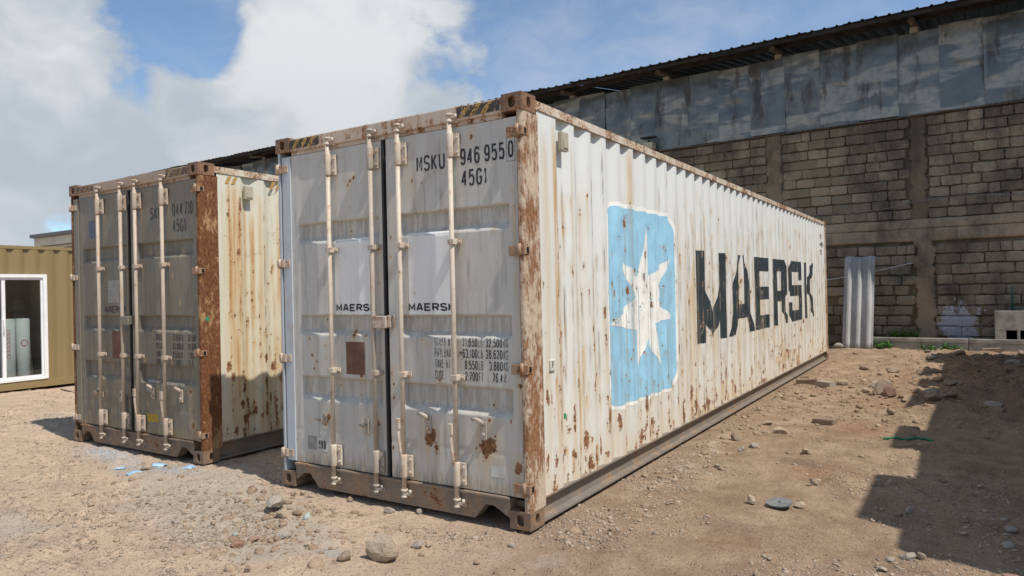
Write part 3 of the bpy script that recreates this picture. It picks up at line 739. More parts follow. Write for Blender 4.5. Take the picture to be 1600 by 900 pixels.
    R.stain = np.maximum(R.stain, .18*(1-sstep(.6, 2.0+.7*vnoise(SY, SY*0, 1.7, 5), SZ))*(.4+.9*vnoise(SY, SZ*.2, 2.3, 7)))
    if not old: # scraped zone below the name
        R.stain = np.maximum(R.stain, .85*np.exp(-((SY-7.9)/1.4)**2-((SZ-.42)/.16)**2)*sstep(.45, .6, fbm(SY, SZ, 6, 3, 3)))
        for i in range(110):
            R.spot(rng.normal(7.9, .9), rng.normal(.60, .16), rng.uniform(.012, .03), rng.uniform(.6, 1.1), .8, .2)
    V = np.stack([SX, SY, SZ], -1).reshape(-1, 3)
    me = mesh_np('side_wall', V, grid_faces(len(ys), len(zs)), {'rust': R.rust, 'stain': R.stain, 'grime': R.grime})
    side = link('side_wall', me, v['side'], root)
    V2 = V.copy(); V2[:, 0] = -CW-V[:, 0]
    link('side_wall', mesh_np('side_wall', V2, grid_faces(len(ys), len(zs), True), {'rust': R.rust, 'stain': R.stain, 'grime': R.grime}), v['side'], root)
    # ---- roof, floor, end wall
    mb = MB(); mb.box(-CW+.06, -.06, .1, CL-.05, 2.835, 2.848); mb.build('roof', M['rail'], root)
    mb = MB(); mb.box(-CW+.08, -.08, .1, CL-.05, .12, .16)
    for i in range(1, 30): mb.box(-CW+.08, -.08, i*.4, i*.4+.05, .02, .1199)
    mb.build('underframe', M['dark_rail'], root)
    mb = MB(); mb.box(-CW+.09, -.09, CL-.06, CL-.02, .05, 2.85); mb.build('end_wall', v['side'], root)
    # ---- doors
    dx = DXR
    rods = [[-1.80, -1.344], [-1.067, -.582]]
    for di, (xa, xb) in enumerate(dx):
        ca, cb = door_span(di)
        xs = np.array(sorted(set(list(np.linspace(xa, xb, 72))+[ca, ca+.012, cb, cb-.012])))
        zl = set(np.linspace(.205, 2.742, 150))
        for z0, z1 in CHAN: zl |= {z0-.034, z0+.012, z1+.006, z1-.006}
        zl = np.array(sorted(zl)); DX, DZ = np.meshgrid(xs, zl, indexing='ij')
        DY, D = door_surf(DX, DZ, di, v['seed'])
        Rd = Rust(DX, DZ)
        for i in range(v['ndoor']):
            s = rng.lognormal(-4.7, .4); z = rng.uniform(.2, 2.7) if rng.rand() < .4 else .2+rng.exponential(.4)
            Rd.spot(rng.uniform(xa, xb), z, s, rng.uniform(.6, 1.1), rng.uniform(0, .6), rng.uniform(.03, .15), s*rng.uniform(1, 2.2))
        for x, z, r_, am, dr, dl in v['dmarks']: Rd.spot(x, z, r_, am*.88, dr, dl, r_*1.4)
        Rd.stain = np.maximum(Rd.stain, .35*(1-sstep(.2, .34, DZ)))
        Rd.grime = np.maximum(Rd.grime, .9*(1-sstep(.2, .36, DZ))+.5*D*(DZ < 2.3))
        for rx in rods[di]:
            for zz in (1.92, .97, .26, 2.55): Rd.spot(rx+.045, zz, .016, rng.uniform(.3, .9), rng.uniform(.3, 1.0), rng.uniform(.05, .18))
        for i in range(80 if not old else 120): Rd.crack(rng.uniform(xa, xb), rng.uniform(.006, .02), rng.uniform(.2, .7), rng.uniform(.2, 2.2), rng.uniform(.6, 2.7), i % 17)
        me = mesh_np('door', np.stack([DX, DY, DZ], -1).reshape(-1, 3), grid_faces(len(xs), len(zl)), {'rust': Rd.rust, 'stain': Rd.stain, 'grime': Rd.grime})
        door = link('door', me, v['door'], root)
        mb = MB(); mb.box(xa+.001, xb-.001, PF+.066, PF+.075, .206, 2.741)
        mb.box(xa, xa+.006, PF+.012, PF+.066, .206, 2.741); mb.box(xb-.006, xb, PF+.012, PF+.066, .206, 2.741); mb.box(xa+.0061, xb-.0061, PF+.012, PF+.0659, 2.735, 2.741)
        mb.build('door_back', v['door'], door)
        # gasket
        mb = MB()
        if di == 0: mb.box(-1.258, -1.236, .004, .06, .21, 2.74, .004)
        mb.box(xa-.006 if di == 0 else xb, xa if di == 0 else xb+.006, .012, .06, .21, 2.74)
        mb.build('gasket', M['rubber'], door)
        if di == 0:
            mb = MB(); mb.box(xa-.004, xa+.095, .006, .0185, .21, 2.738, .003); mb.build('stile', v['stile'], door)
        # lock rods
        for ri, rx in enumerate(rods[di]):
            ry = -.024; rm = v['rod'] if not (di == 0 and ri == 1 and not old) else M['rod_dull']
            mb = MB(); mb.tube([(rx, ry, .12), (rx, ry, 2.79)], .0175, 14)
            rod = mb.build('lock_rod', rm, door)
            # end sleeves and cams
            for z0, z1 in ((2.52, 2.70), (.225, .40)):
                mb = MB()
                mb.tube([(rx, ry, z0), (rx, ry, z0+.012), (rx, ry, z1-.012), (rx, ry, z1)], [.021, .0255, .0255, .021], 14)
                mb.box(rx-.012, rx+.058, -.004, PF-.008, z0+.01, z1-.01, .003)
                for zz in (z0+.04, z1-.04): mb.tube([(rx+.044, -.002, zz), (rx+.044, -.016, zz)], .011, 8)
                mb.build('rod_sleeve', rm, door)
            for zz, s in ((2.795, 1), (.115, -1)):
                mb = MB(); mb.tube([(rx, ry, zz-.03*s), (rx, ry, zz-.012*s)], .026, 10); mb.tube([(rx, ry, zz-.012*s), (rx, ry, zz+.03*s)], .016, 10)
                mb.tube([(rx, ry, zz+.018*s), (rx, ry, zz+.034*s)], .025, 10)
                mb.box(rx-.012, rx+.052, ry-.006, ry+.014, zz+.006*s-.008, zz+.006*s+.008, .003)
                mb.tube([(rx+.05, ry+.004, zz-.004), (rx+.05, ry+.004, zz+.026)], .011, 8)
                mb.box(rx-.02, rx+.058, .003, .014, zz-.03, zz+.02, .003)
                mb.build('cam', rm, door)
            for zz in ((1.935, .985) if not old else (1.93, 1.0)):
                mb = MB(); mb.box(rx-.024, rx+.030, ry-.021, PF-.006, zz-.02, zz+.02, .004); mb.box(rx+.026, rx+.058, .008, PF-.004, zz-.018, zz+.018, .003)
                mb.tube([(rx+.044, .01, zz), (rx+.044, -.004, zz)], .009, 8); mb.build('rod_bracket', rm, door)
            # handle lever hanging beside the rod and its keeper on the panel
            if di == 1:
                hx = rx-.03
                mb = MB(); mb.box(hx-.017, hx+.018, ry-.034, ry-.006, .585, .665, .004)
                mb.tube([(hx, ry-.02, .66), (hx, ry-.022, .55), (hx+.016, ry-.02, .43), (hx+.018, ry-.016, .36)], [.010, .012, .011, .008], 8)
                mb.build('handle', rm, door)
                kx = rx+.20
                mb = MB(); mb.box(kx-.02, kx+.035, PF-.014, PF-.002, .565, .69, .004)
                mb.tube([(kx-.075, PF-.03, .70), (kx-.03, PF-.045, .71), (kx+.0, PF-.03, .69), (kx+.008, PF-.012, .665)], [.010, .013, .016, .012], 8)
                mb.tube([(kx+.01, PF-.01, .60), (kx+.01, PF-.03, .60)], .012, 8); mb.build('handle_keeper', M['rod_dull'] if not old else v['rod'], door)
            else:
                if ri == 0:
                    kx = rx-.13
                    mb = MB(); mb.tube([(kx-.11, PF-.022, .575), (kx+.0, PF-.03, .57), (kx+.07, PF-.022, .56)], [.006, .009, .009], 8)
                    mb.tube([(kx-.01, PF-.006, .615), (kx+.0, PF-.035, .585), (kx-.005, PF-.03, .555), (kx+.005, PF-.008, .53)], [.013, .016, .013, .009], 8)
                    mb.box(kx+.06, kx+.10, PF-.032, PF-.004, .525, .585, .004); mb.build('handle', M['hinge'], door)
                else:
                    kx = rx-.13
                    mb = MB(); mb.box(kx-.022, kx+.022, PF-.016, PF-.001, .50, .62, .01); mb.tube([(kx-.06, PF-.02, .568), (kx-.02, PF-.03, .565), (kx+.01, PF-.02, .575)], .010, 8)
                    mb.build('handle_keeper', M['rod_dull'], door)
                    mb = MB(); mb.box(rx-.055, rx-.028, PF-.03, PF-.004, .51, .575, .005); mb.box(rx-.05, rx-.030, PF-.018, PF-.006, .29, .51, .003)
                    mb.build('handle', M['rod_dull'], door)
        # hinges
        for hz in (2.64, 1.85, 1.06, .27):
            mb = MB()
            if di == 1:
                mb.box(-.125, -.045, -.004, PF-.004, hz-.032, hz+.032, .003); mb.box(-.05, .0065, -.012, -.0005, hz-.03, hz+.03, .003)
                mb.tube([(-.035, -.012, hz-.045), (-.035, -.012, hz+.045)], .014, 10)
                mb.box(-.012, .006, -.011, .055, hz-.026, hz+.026, .002)
            else:
                mb.box(-CW-.004, -CW+.08, -.014, .0, hz-.032, hz+.032, .003); mb.box(-CW+.08, -CW+.135, -.005, PF-.012, hz-.028, hz+.028, .003)
                mb.tube([(-CW+.03, -.014, hz-.042), (-CW+.03, -.014, hz+.042)], .013, 10)
            mb.build('hinge', M['hinge_rust'] if di == 1 else M['hinge'] if not old else M['rod2'], door)
            if di == 1:
                mb = MB(); mb.box(.0005, .0072, .015, .042, hz-.019, hz+.019); mb.build('hinge_slot', M['black'], door)
        v['dress'](door, di, root)
    # customs lock box over the meeting doors
    mb = MB(); mb.box(-1.335, -1.20, -.045, .03, 1.325, 1.415, .006); mb.box(-1.20, -1.165, -.03, .02, 1.33, 1.42, .006); mb.build('lock_box', v['lockbox'], root)
    # ventilator near the top of the side wall
    mb = MB(); mb.box(-.012, .028, .50, .60, 2.58, 2.72, .01); mb.box(.0281, .034, .515, .585, 2.60, 2.66, .002); mb.build('vent', M['vent'], root)
    return root, side, (ys, zs, R)

def dress_main(door, di, root):
    surf = lambda x, z: door_surf(x, z, di, 3)[0]
    T = lambda n, polys, m=M['ink'], o=.0011: flat_text(n, polys, surf, m, door, o)
    plate = lambda n, x0, x1, z0, z1, m, o=.0012: skin(n, x0, x1, z0, z1, surf, m, door, o)
    if di == 1:
        T('serial_letters', text_polys('MSKU', -.925, 2.462, .055, .115, .014, .0145, .015))
        T('serial_digits', text_polys('946', -.526, 2.468, .047, .115, .0125, .0145, .015)); T('serial_digits', text_polys('955', -.322, 2.470, .047, .115, .0125, .0145, .015))
        T('check_digit', text_polys('0', -.126, 2.474, .043, .112, .016, .0135, .015))
        T('check_digit_frame', strip([(-.139, 2.45), (-.070, 2.45), (-.070, 2.61), (-.139, 2.61), 'c'], .0018, .0018), M['ink_faint'])
        T('size_code', text_polys('45G1', -.522, 2.318, .050, .115, .014, .0145, .015))
        plate('white_panel', -1.025, -.60, 1.425, 2.02, M['white_patch'])
        T('name_lettering', text_polys('MAERSK', -1.03, 1.449, .064, .058, .010, .0155, .0125), M['ink'], .0028)
        rows = [('GROSS WT', '71.650', 'LB', '32.500', 'KG', 1.199), ('PAYLOAD', '63.100', 'LB', '28.620', 'KG', 1.120), ('TARE WT', '8.550', 'LB', '3.880', 'KG', 1.041), ('CUBE', '2.700', 'FT', '76.4', 'M', .962)]
        wd = lambda s_: sum(.0208*(.55 if c == '1' else 1)+.0052 if c != '.' else .0115 for c in s_)
        P = dict(words=[], pounds=[], lb=[], kilos=[], kg=[])
        for w, n1, u1, n2, u2, z in rows:
            P['words'] += text_polys(w, -.792, z, .0168, .062, .0046, .0045, .006); P['pounds'] += text_polys(n1, -.412-wd(n1), z, .0208, .062, .0052, .0064, .008); P['lb'] += text_polys(u1, -.408, z, .0165, .062, .0046, .0042, .006)
            P['kilos'] += text_polys(n2, -.205-wd(n2), z, .0208, .062, .0052, .0064, .008); P['kg'] += text_polys(u2, -.201, z, .0165, .062, .0046, .0042, .006)
        T('weight_words', P['words'], M['ink_faint']); T('pound_numbers', P['pounds']); T('pound_units', P['lb'], M['ink_faint']); T('kilogram_numbers', P['kilos']); T('kilogram_units', P['kg'], M['ink_faint'])
        plate('paper_label', -.325, -.20, .315, .395, M['label_white'])
    else:
        plate('white_panel', -1.795, -1.365, 1.425, 2.02, M['white_patch'])
        T('name_lettering', text_polys('MAERSK', -1.785, 1.449, .064, .058, .010, .0155, .0125), M['ink'], .0028)
        plate('rusted_plate', -1.685, -1.487, .955, 1.21, M['plate_brown'])
        plate('paper_label', -2.035, -1.915, .315, .42, M['label_white']); plate('faded_label', -2.15, -2.04, .32, .43, M['label_grey'])
        T('label_print', [[(-2.02+i*.03, .335), (-2.0+i*.03, .335), (-2.0+i*.03, .40), (-2.02+i*.03, .40)] for i in range(3)], M['ink_faint'], .0025)
def dress_old(door, di, root):
    surf = lambda x, z: door_surf(x, z, di, 8)[0]
    T = lambda n, polys, m=M['ink_old'], o=.0011: flat_text(n, polys, surf, m, door, o)
    plate = lambda n, x0, x1, z0, z1, m, o=.0012: skin(n, x0, x1, z0, z1, surf, m, door, o)
    if di == 1:
        T('serial_letters', text_polys('SKU', -.86, 2.40, .056, .125, .014, .015, .016)); T('serial_digits', text_polys('044', -.47, 2.41, .048, .125, .014, .015)); T('serial_digits', text_polys('710', -.27, 2.41, .046, .125, .012, .014))
        T('size_code', text_polys('45G1', -.47, 2.25, .05, .125, .014, .015))
        rows = [('GROSS WT', '71.650LB', '32.500', 1.17), ('PAYLOAD', '63.100LB', '28.620', 1.085), ('TARE WT', '8.550LB', '3.880', 1.0), ('CUBE', '2.700FT', '76.4', .92)]
        w_, a_, b_ = [], [], []
        for w, n1, n2, z in rows: w_ += text_polys(w, -.80, z, .0175, .062, .005, .006, .007); a_ += text_polys(n1, -.51, z, .0205, .062, .0055, .0065); b_ += text_polys(n2, -.255, z, .0205, .062, .0055, .0065)
        T('weight_words', w_); T('pound_numbers', a_); T('kilogram_numbers', b_); plate('yellow_sticker', -.99, -.79, .33, .41, M['yellow_sticker']); plate('faded_label', -.99, -.86, .64, .76, M['label_grey'])
    else:
        T('name_lettering', text_polys('MAERSK', -1.78, 1.449, .064, .075, .010, .016, .014))
        plate('rusted_plate', -1.64, -1.45, .955, 1.25, M['plate_brown']); plate('blue_label', -2.08, -1.95, 2.28, 2.47, M['label_blue']); plate('pale_patch', -1.70, -1.48, 1.56, 1.80, M['label_grey'])

c1, side1, grid1 = build_container((0, 0, 0), dict(seed=3, old=False, side=M['side'], door=M['door'], post=M['post'], post_l=M['post_left'], rod=M['rod'], stile=M['post_left'], lockbox=M['lockbox'],
    nspot=1000, ndoor=30, dress=dress_main,
    stripes=[(.44, .03, .95, .3, 2.8, .35), (.50, .02, .5, .2, 2.8, .1), (1.80, .045, .95, 1.0, 2.85, .1), (.70, .015, .7, 1.6, 2.7, .45), (3.2, .03, .7, .4, 2.0, .2), (3.45, .03, .6, .5, 1.9, .3), (.30, .05, .55, .2, 2.7, 0), (4.3, .03, .4, .2, 1.6, .1), (6.6, .03, .5, .6, 2.6, .1), (9.0, .04, .6, .3, 2.5, .2)],
    marks=[(y, 1.60+.02*math.sin(y*9), .022, 1.1, .9, .12) for y in (1.95, 2.12, 2.42, 2.6, 2.78, 3.0, 3.25, 3.5, 3.75, 4.0)]+[(.26, .40, .035, 1.2, .9, .2), (.27, .85, .03, 1.2, .6, .2), (.26, 1.28, .02, 1, .5, .1), (.25, 1.62, .02, 1, .5, .1), (.62, .55, .03, 1.1, .8, .2), (.9, .42, .045, 1.2, .9, .3), (1.5, .45, .04, 1.2, .9, .25), (.58, 1.0, .022, 1.1, .6, .1), (2.16, 1.30, .03, 1.1, .9, .2), (2.3, 1.42, .03, 1.1, .8, .2), (2.6, .95, .02, 1, 1, .25), (3.4, .45, .05, 1.2, .9, .3)],
    dmarks=[(-1.63, 2.44, .014, 1.2, .5, .05), (-1.605, 2.47, .016, 1.2, .7, .08), (-1.57, 2.49, .014, 1.2, .5, .05), (-1.47, 1.60, .017, 1.2, .3, .05), (-2.08, 1.09, .014, 1.2, .7, .08), (-2.03, 1.04, .013, 1.2, .6, .08), (-2.06, .98, .013, 1.1, .4, .05), (-1.92, 1.08, .011, 1.1, .4, .05), (-1.60, 1.27, .03, 1.1, .5, .08), (-1.47, 1.26, .014, 1.1, .4, .05),
            (-.86, .52, .05, 1.25, .95, .16), (-.36, .50, .062, 1.3, 1.1, .2), (-.30, .53, .04, 1.2, .9, .2), (-.82, .56, .04, 1.1, .8, .12), (-.80, .46, .03, 1, .6, .1), (-.33, .70, .014, 1.1, .6, .08), (-.31, .80, .014, 1.1, .6, .08), (-1.19, .80, .016, 1.1, .4, .06), (-1.19, .9, .014, 1.1, .4, .06), (-1.18, 1.02, .012, 1.1, .3, .05), (-1.19, 1.86, .011, 1.1, .3, .05), (-1.19, 2.0, .012, 1.1, .3, .05), (-1.2, 1.75, .012, 1.1, .3, .05), (-1.20, 2.3, .010, 1.1, .3, .05), (-.26, 2.005, .012, 1.2, .3, .04), (-.91, 1.24, .010, 1.1, .9, .08), (-.87, 1.21, .009, 1.1, .3, .03), (-1.78, .86, .016, 1.1, .4, .06), (-1.9, .6, .03, 1.1, .6, .1), (-1.5, .57, .03, .9, .7, .1), (-1.36, .6, .03, .9, .7, .12), (-.09, 2.15, .02, .6, .9, .3), (-.08, 1.7, .02, .6, .9, .3), (-.1, .4, .04, 1.1, .9, .3), (-.07, .95, .03, .8, .9, .3)]),
    'pale grey shipping container with large black name and light blue star emblem on its side', 'weathered shipping containers with rusty posts')
c2, side2, grid2 = build_container((-3.715, .115, -.012), dict(seed=8, old=True, side=M['side2'], door=M['door2'], post=M['post2'], post_l=M['post2'], rod=M['rod2'], stile=M['door2'], lockbox=M['door2'],
    nspot=620, ndoor=40, dress=dress_old,
    stripes=[(.34, .03, 1.1, .2, 2.8, .5), (.62, .02, 1.1, .3, 2.5, .5), (.70, .03, .8, .2, 2.7, .2), (1.15, .03, 1.1, .3, 2.6, .45), (1.35, .025, 1.0, .2, 2.4, .45), (1.65, .03, 1.1, .4, 2.6, .5), (.40, .05, .9, .2, 2.8, .3), (.45, .03, 1.1, .6, 2.7, .5), (.53, .03, .8, .2, 2.7, .25), (.28, .03, .5, .2, 2.7, .0), (.95, .03, 1.0, .3, 2.7, .4), (1.0, .02, .7, .2, 2.6, .2), (1.28, .04, .7, .2, 2.0, .1), (1.52, .04, 1.0, .4, 1.9, .5), (1.80, .05, .9, .2, 2.7, .4), (2.2, .04, .7, .2, 2.7, .2)],
    marks=[(y, z, .035, 1.25, .9, .2) for y, z in ((.75, .95), (.85, .85), (.95, .72), (1.05, .9), (1.1, .75), (1.2, .9), (.45, .5), (.5, .35), (1.5, .4), (1.55, .3), (1.6, .42), (1.0, .5), (.95, .4), (1.05, .35), (1.45, .9), (1.6, .95), (1.7, .9), (.3, .9), (.35, .8))],
    dmarks=[(-1.5, .75, .02, 1, .4, .1), (-.2, .35, .03, 1.1, .5, .1)]),
    'shipping container with dirty dark grey doors and heavily rusted corner post', 'weathered shipping containers with rusty posts')

# lettering and emblem on the near container's long side
def side_mesh(name, polys, mat, off, parent, lift=0.0):
    mb = MB()
    ys, zs, R = grid1
    for q in on_side(polys, off, lift, ys, zs): mb.poly(q)
    o = mb.build(name, mat, parent)
    co = np.zeros(len(o.data.vertices)*3, dtype=np.float32); o.data.vertices.foreach_get('co', co); co = co.reshape(-1, 3).astype(float)
    iy = np.clip(np.searchsorted(ys, co[:, 1])-1, 0, len(ys)-2); iz = np.clip(np.searchsorted(zs, co[:, 2])-1, 0, len(zs)-2)
    fy = (co[:, 1]-ys[iy])/(ys[iy+1]-ys[iy]); fz = (co[:, 2]-zs[iz])/(zs[iz+1]-zs[iz])
    for nm, G in (('rust', R.rust), ('stain', R.stain), ('grime', R.grime)):
        val = (G[iy, iz]*(1-fy)+G[iy+1, iz]*fy)*(1-fz)+(G[iy, iz+1]*(1-fy)+G[iy+1, iz+1]*fy)*fz
        at = o.data.attributes.new(nm, 'FLOAT', 'POINT'); at.data.foreach_set('value', val.astype(np.float32))
    return o
def rrect(y0, y1, z0, z1, r):
    """rounded rectangle as vertical slices"""
    ys = sorted(set([y0+r*(1-math.cos(t)) for t in np.linspace(0, math.pi/2, 10)]+[y1-r*(1-math.cos(t)) for t in np.linspace(0, math.pi/2, 10)]))
    def ext(y):
        d = max(0, r-(y-y0), r-(y1-y)); k_ = r-math.sqrt(max(0, r*r-d*d)); return z0+k_, z1-k_
    out = []
    for a, b_ in zip(ys[:-1], ys[1:]):
        (l0, h0), (l1, h1) = ext(a), ext(b_); out.append([(a, l0), (b_, l1), (b_, h1), (a, h0)])
    return out
side_mesh('emblem_border', rrect(1.28, 2.93, .565, 2.31, .20), M['emblem_white'], .0015, side1)
side_mesh('emblem_field', rrect(1.315, 2.895, .60, 2.275, .17), M['blue'], .0030, side1)
tips = [(2.13, 2.14), (2.73, 1.87), (2.79, 1.28), (2.44, .83), (1.86, .76), (1.39, 1.28), (1.60, 1.83)]
cen = np.array([2.14, 1.42]); inn = [(2.22, 1.68), (2.40, 1.46), (2.33, 1.25), (2.15, 1.14), (1.95, 1.20), (1.86, 1.50), (1.99, 1.68)]
star = []
for i in range(7): star += [[cen, inn[i-1], tips[i]], [cen, tips[i], inn[i]]]
side_mesh('emblem_star', star, M['emblem_white'], .0045, side1)
LET = {
 'M': [[(0,0),(.25,0),(.25,1),(0,1)], [(.75,0),(1,0),(1,1),(.75,1)], [(.25,.76),(.25,.30),(.5,.0),(.5,.22)], [(.75,.76),(.75,.30),(.5,.0),(.5,.22)]],
 'A': [[(0,0),(.24,0),(.48,1),(.34,1)], [(1,0),(.76,0),(.52,1),(.66,1)], [(.24,.2),(.76,.2),(.72,.38),(.28,.38)], [(.34,1),(.48,.999),(.52,.999),(.66,1)]],
 'E': [[(0,0),(.32,0),(.32,1),(0,1)], [(.32,0),(1,0),(1,.19),(.32,.19)], [(.32,.41),(.92,.41),(.92,.59),(.32,.59)], [(.32,.81),(1,.81),(1,1),(.32,1)]],
 'R': [[(0,0),(.28,0),(.28,1),(0,1)], [(.28,.82),(.85,.82),(.95,1),(.28,1)], [(.68,.42),(.9,.36),(1,.46),(1,.9),(.95,1),(.68,1)], [(.28,.36),(.9,.36),(.85,.52),(.28,.52)], [(.55,.36),(.84,.36),(1,.12),(1,0),(.84,0)]],
 'S': [[(0,.82),(.1,1),(.9,1),(1,.82)], [(0,.5),(.28,.5),(.28,.82),(0,.82)], [(.72,.68),(1,.68),(1,.82),(.72,.82)], [(.06,.42),(.94,.42),(1,.52),(.94,.6),(.06,.6)], [(.72,.18),(1,.18),(1,.5),(.72,.5)], [(0,.18),(.28,.18),(.28,.32),(0,.32)], [(.1,0),(.9,0),(1,.18),(0,.18)]],
 'K': [[(0,0),(.20,0),(.20,1),(0,1)], [(.20,.40),(.45,.50),(1,.92),(1,1),(.78,1),(.20,.58)], [(.38,.50),(.58,.58),(1,.1),(1,0),(.80,0)]],
}
big = []
for ch, (a, b_) in zip('MAERSK', [(3.53, 4.78), (4.83, 6.03), (6.12, 7.02), (7.2, 8.22), (8.42, 9.5), (9.72, 10.72)]):
    for q in LET[ch]: big.append([(a+p[0]*(b_-a), .955+p[1]*1.025) for p in q])
side_mesh('name_lettering', big, M['ink_big'], .0025, side1, .0003)
small = []
for j, (t, z) in enumerate((('MSKU', 2.50), ('946955', 2.34), ('45G1', 2.18))): small += text_polys(t, 11.50, z, .05, .10, .014, .016)
side_mesh('serial_lettering', small, M['ink_faint'], .0025, side1, .0002)
mb = MB(); mb.box(-.012, .004, .30, .375, 1.02, 1.095, .003); mb.build('letter_plate', M['label_white'], side1)
mb = MB()
for q in text_polys('F', .325, 1.04, .03, .045, .0, .007): mb.poly([(.0052, p[0], p[1]) for p in q])
mb.build('plate_letter', M['ink'], side1)
mb = MB(); mb.box(-.009, -.0035, .50, .525, .655, .695); mb.build('green_tape', M['green_tape'], side1)
# the older container: hazard patches and a tag on its side
for y0 in (.29, .36, .82, .89, 1.02):
    mb = MB(); mb.poly([(-.0035+float(side_disp(y0, 2.75, 8)), y, z) for y, z in ((y0, 2.72), (y0+.04, 2.72), (y0+.08, 2.80), (y0+.04, 2.80))]); mb.build('hazard_stripe', M['hz_yellow'], side2)
mb = MB(); mb.box(-.012, .002, .66, .70, .60, .68, .002); mb.build('paper_tag', M['label_white'], side2)
mb = MB(); mb.box(.0005, .003, .05, .082, 1.37, 1.405); mb.build('green_tape', M['green_tape'], c2)

# ------------------------------------------------------------------ olive office container on the left
oc = empty('office_container', (-11.6, 1.5, 0), 'olive tan office container with white sliding glass door at the left edge', 'container')
def corr(y0, y1, z0, z1, name, x_out=0.0, pitch=.252, ph=.0):
    pts = []; y = y0
    bp = []
    e = math.floor((y0-ph)/pitch)*pitch+ph
    while e < y1+pitch:
        bp += [(e, x_out), (e+.125, x_out), (e+.16, x_out-.034), (e+.22, x_out-.034)]; e += pitch
    by = np.array([p[0] for p in bp]); bxx = np.array([p[1] for p in bp])
    yy = np.array([y0]+[t for t in by if y0 < t < y1]+[y1]); xx = np.interp(yy, by, bxx)
    V = np.stack([np.stack([xx, yy, np.full_like(yy, z)], -1) for z in (z0, z1)], 1).reshape(-1, 3)
    return link(name, mesh_np(name, V, grid_faces(len(yy), 2)), M['tan'], oc)
corr(.765, 4.4, .17, 2.51, 'side_wall'); corr(-2.19, .765, 2.065, 2.51, 'side_wall'); corr(-4, -2.19, .17, 2.51, 'side_wall')
mb = MB(); mb.box(-.06, .006, -4, 4.4, 2.505, 2.565, .005); mb.build('top_rail', M['tan'], oc)
mb = MB(); mb.box(-.06, .004, -4, 4.4, .03, .17, .005); mb.build('bottom_rail', M['tan'], oc)
mb = MB(); mb.box(-2.40, -.06, -4, 4.4, 2.52, 2.55); mb.build('roof', M['tan'], oc)
mb = MB(); mb.box(-2.40, -.06, -3.95, 4.35, .10, .17); mb.build('floor', M['interior'], oc)
mb = MB(); mb.box(-2.44, -2.40, -4, 4.4, .05, 2.55); mb.build('back_wall', M['interior'], oc)
for y in (-4, 4.36): mb = MB(); mb.box(-2.40, -.06, y, y+.04, .17, 2.52); mb.build('end_wall', M['interior'], oc)
mb = MB(); mb.box(-2.40, -.07, 1.05, 1.09, .17, 2.52); mb.build('partition', M['interior'], oc)
fr = MB(); fr.box(-.07, .02, .70, .765, .175, 2.06, .004); fr.box(-.07, .02, -2.19, .70, 2.0, 2.06, .004); fr.box(-.07, .02, -2.19, .70, .172, .215, .004); fr.box(-.07, .02, -2.19, -2.13, .2, 2.0, .004)
frame = fr.build('door_frame', M['white_al'], oc)
for i, (a, b_, x) in enumerate(((.055, .70, -.03), (-.66, .10, -.06))):
    mb = MB(); mb.box(x-.02, x+.018, a, a+.055, .216, 1.999, .003); mb.box(x-.02, x+.018, b_-.03, b_, .216, 1.999, .003)
    mb.box(x-.02, x+.018, a+.055, b_-.03, 1.96, 1.999); mb.box(x-.02, x+.018, a+.055, b_-.03, .216, .255)
    sash = mb.build('sliding_sash', M['white_al'], oc)
    mb = MB(); mb.box(x-.003, x+.003, a+.054, b_-.029, .254, 1.961); mb.build('pane', M['glass'], sash)
    if i == 0:
        mb = MB(); mb.tube([(x+.02, a+.02, 1.02), (x+.05, a+.02, 1.04), (x+.05, a+.02, 1.26), (x+.02, a+.02, 1.28)], .009, 8); mb.build('handle', M['white_al'], sash)
for i, (yy, lab) in enumerate(((.30, 'white wrapped roll with a column of red print behind the glass door'), (.535, 'white wrapped roll with oval red mark behind the glass door'))):
    r = empty('wrapped_roll', (-11.95, 1.5+yy-.03, .17), lab, 'roll', 'rolls stored in the office container')
    mb = MB(); mb.tube([(0, 0, 0), (0, 0, .015), (0, 0, 1.085), (0, 0, 1.10)], [.10, .112, .112, .10], 24); mb.build('wrap', M['wrap'], r)
    mb = MB(); mb.tube([(0, 0, 1.101), (0, 0, 1.106)], .045, 16); mb.build('core', M['card'], r)
    mb = MB()
    def cyl(a, z): return (.1135*math.cos(a), .1135*math.sin(a), z)
    if i == 0:
        for j in range(7):
            z = .40+j*.075
            for q in strip([(-.95, z), (-.6, z), (-.6, z+.05), (-.95, z+.05), (-.95, z+.02)], .035, .006): mb.poly([cyl(p[0]+.5, p[1]) for p in q])
    else:
        el = [(-.35+.42*math.cos(t), .66+.055*math.sin(t)) for t in np.linspace(0, 2*math.pi, 17)[:-1]]
        for q in strip(el+['c'], .05, .007): mb.poly([cyl(p[0]+.2, p[1]) for p in q])
    mb.build('red_print', M['red'], r)
cb = empty('cardboard_box', (-12.7, 1.85, .17), 'lowest brown cardboard box of the pile inside the office container', 'box', 'cardboard boxes')
mb = MB(); mb.box(-.2, .2, -.22, .2, 0, .62, .006); ca1 = mb.build('carton', M['card'], cb); mb = MB(); mb.box(.2005, .202, -.03, .03, 0.02, .6); mb.build('tape', M['label_grey'], ca1)
cb2 = empty('cardboard_box', (-12.7, 1.86, .795), 'middle brown cardboard box of the pile inside the office container', 'box', 'cardboard boxes'); mb = MB(); mb.box(-.18, .2, -.2, .22, 0, .58, .006); mb.build('carton', M['card'], cb2)
mb = MB(); mb.box(.2005, .202, -.02, .04, .02, .56); mb.build('tape', M['label_grey'], cb2)
cb3 = empty('cardboard_box', (-12.7, 1.84, 1.38), 'topmost brown cardboard box of the pile above the white rolls', 'box', 'cardboard boxes'); mb = MB(); mb.box(-.15, .15, -.18, .16, 0, .40, .006); mb.build('carton', M['card'], cb3)
mb = MB(); mb.box(.1505, .152, -.03, .03, .01, .39); mb.build('tape', M['label_grey'], cb3)
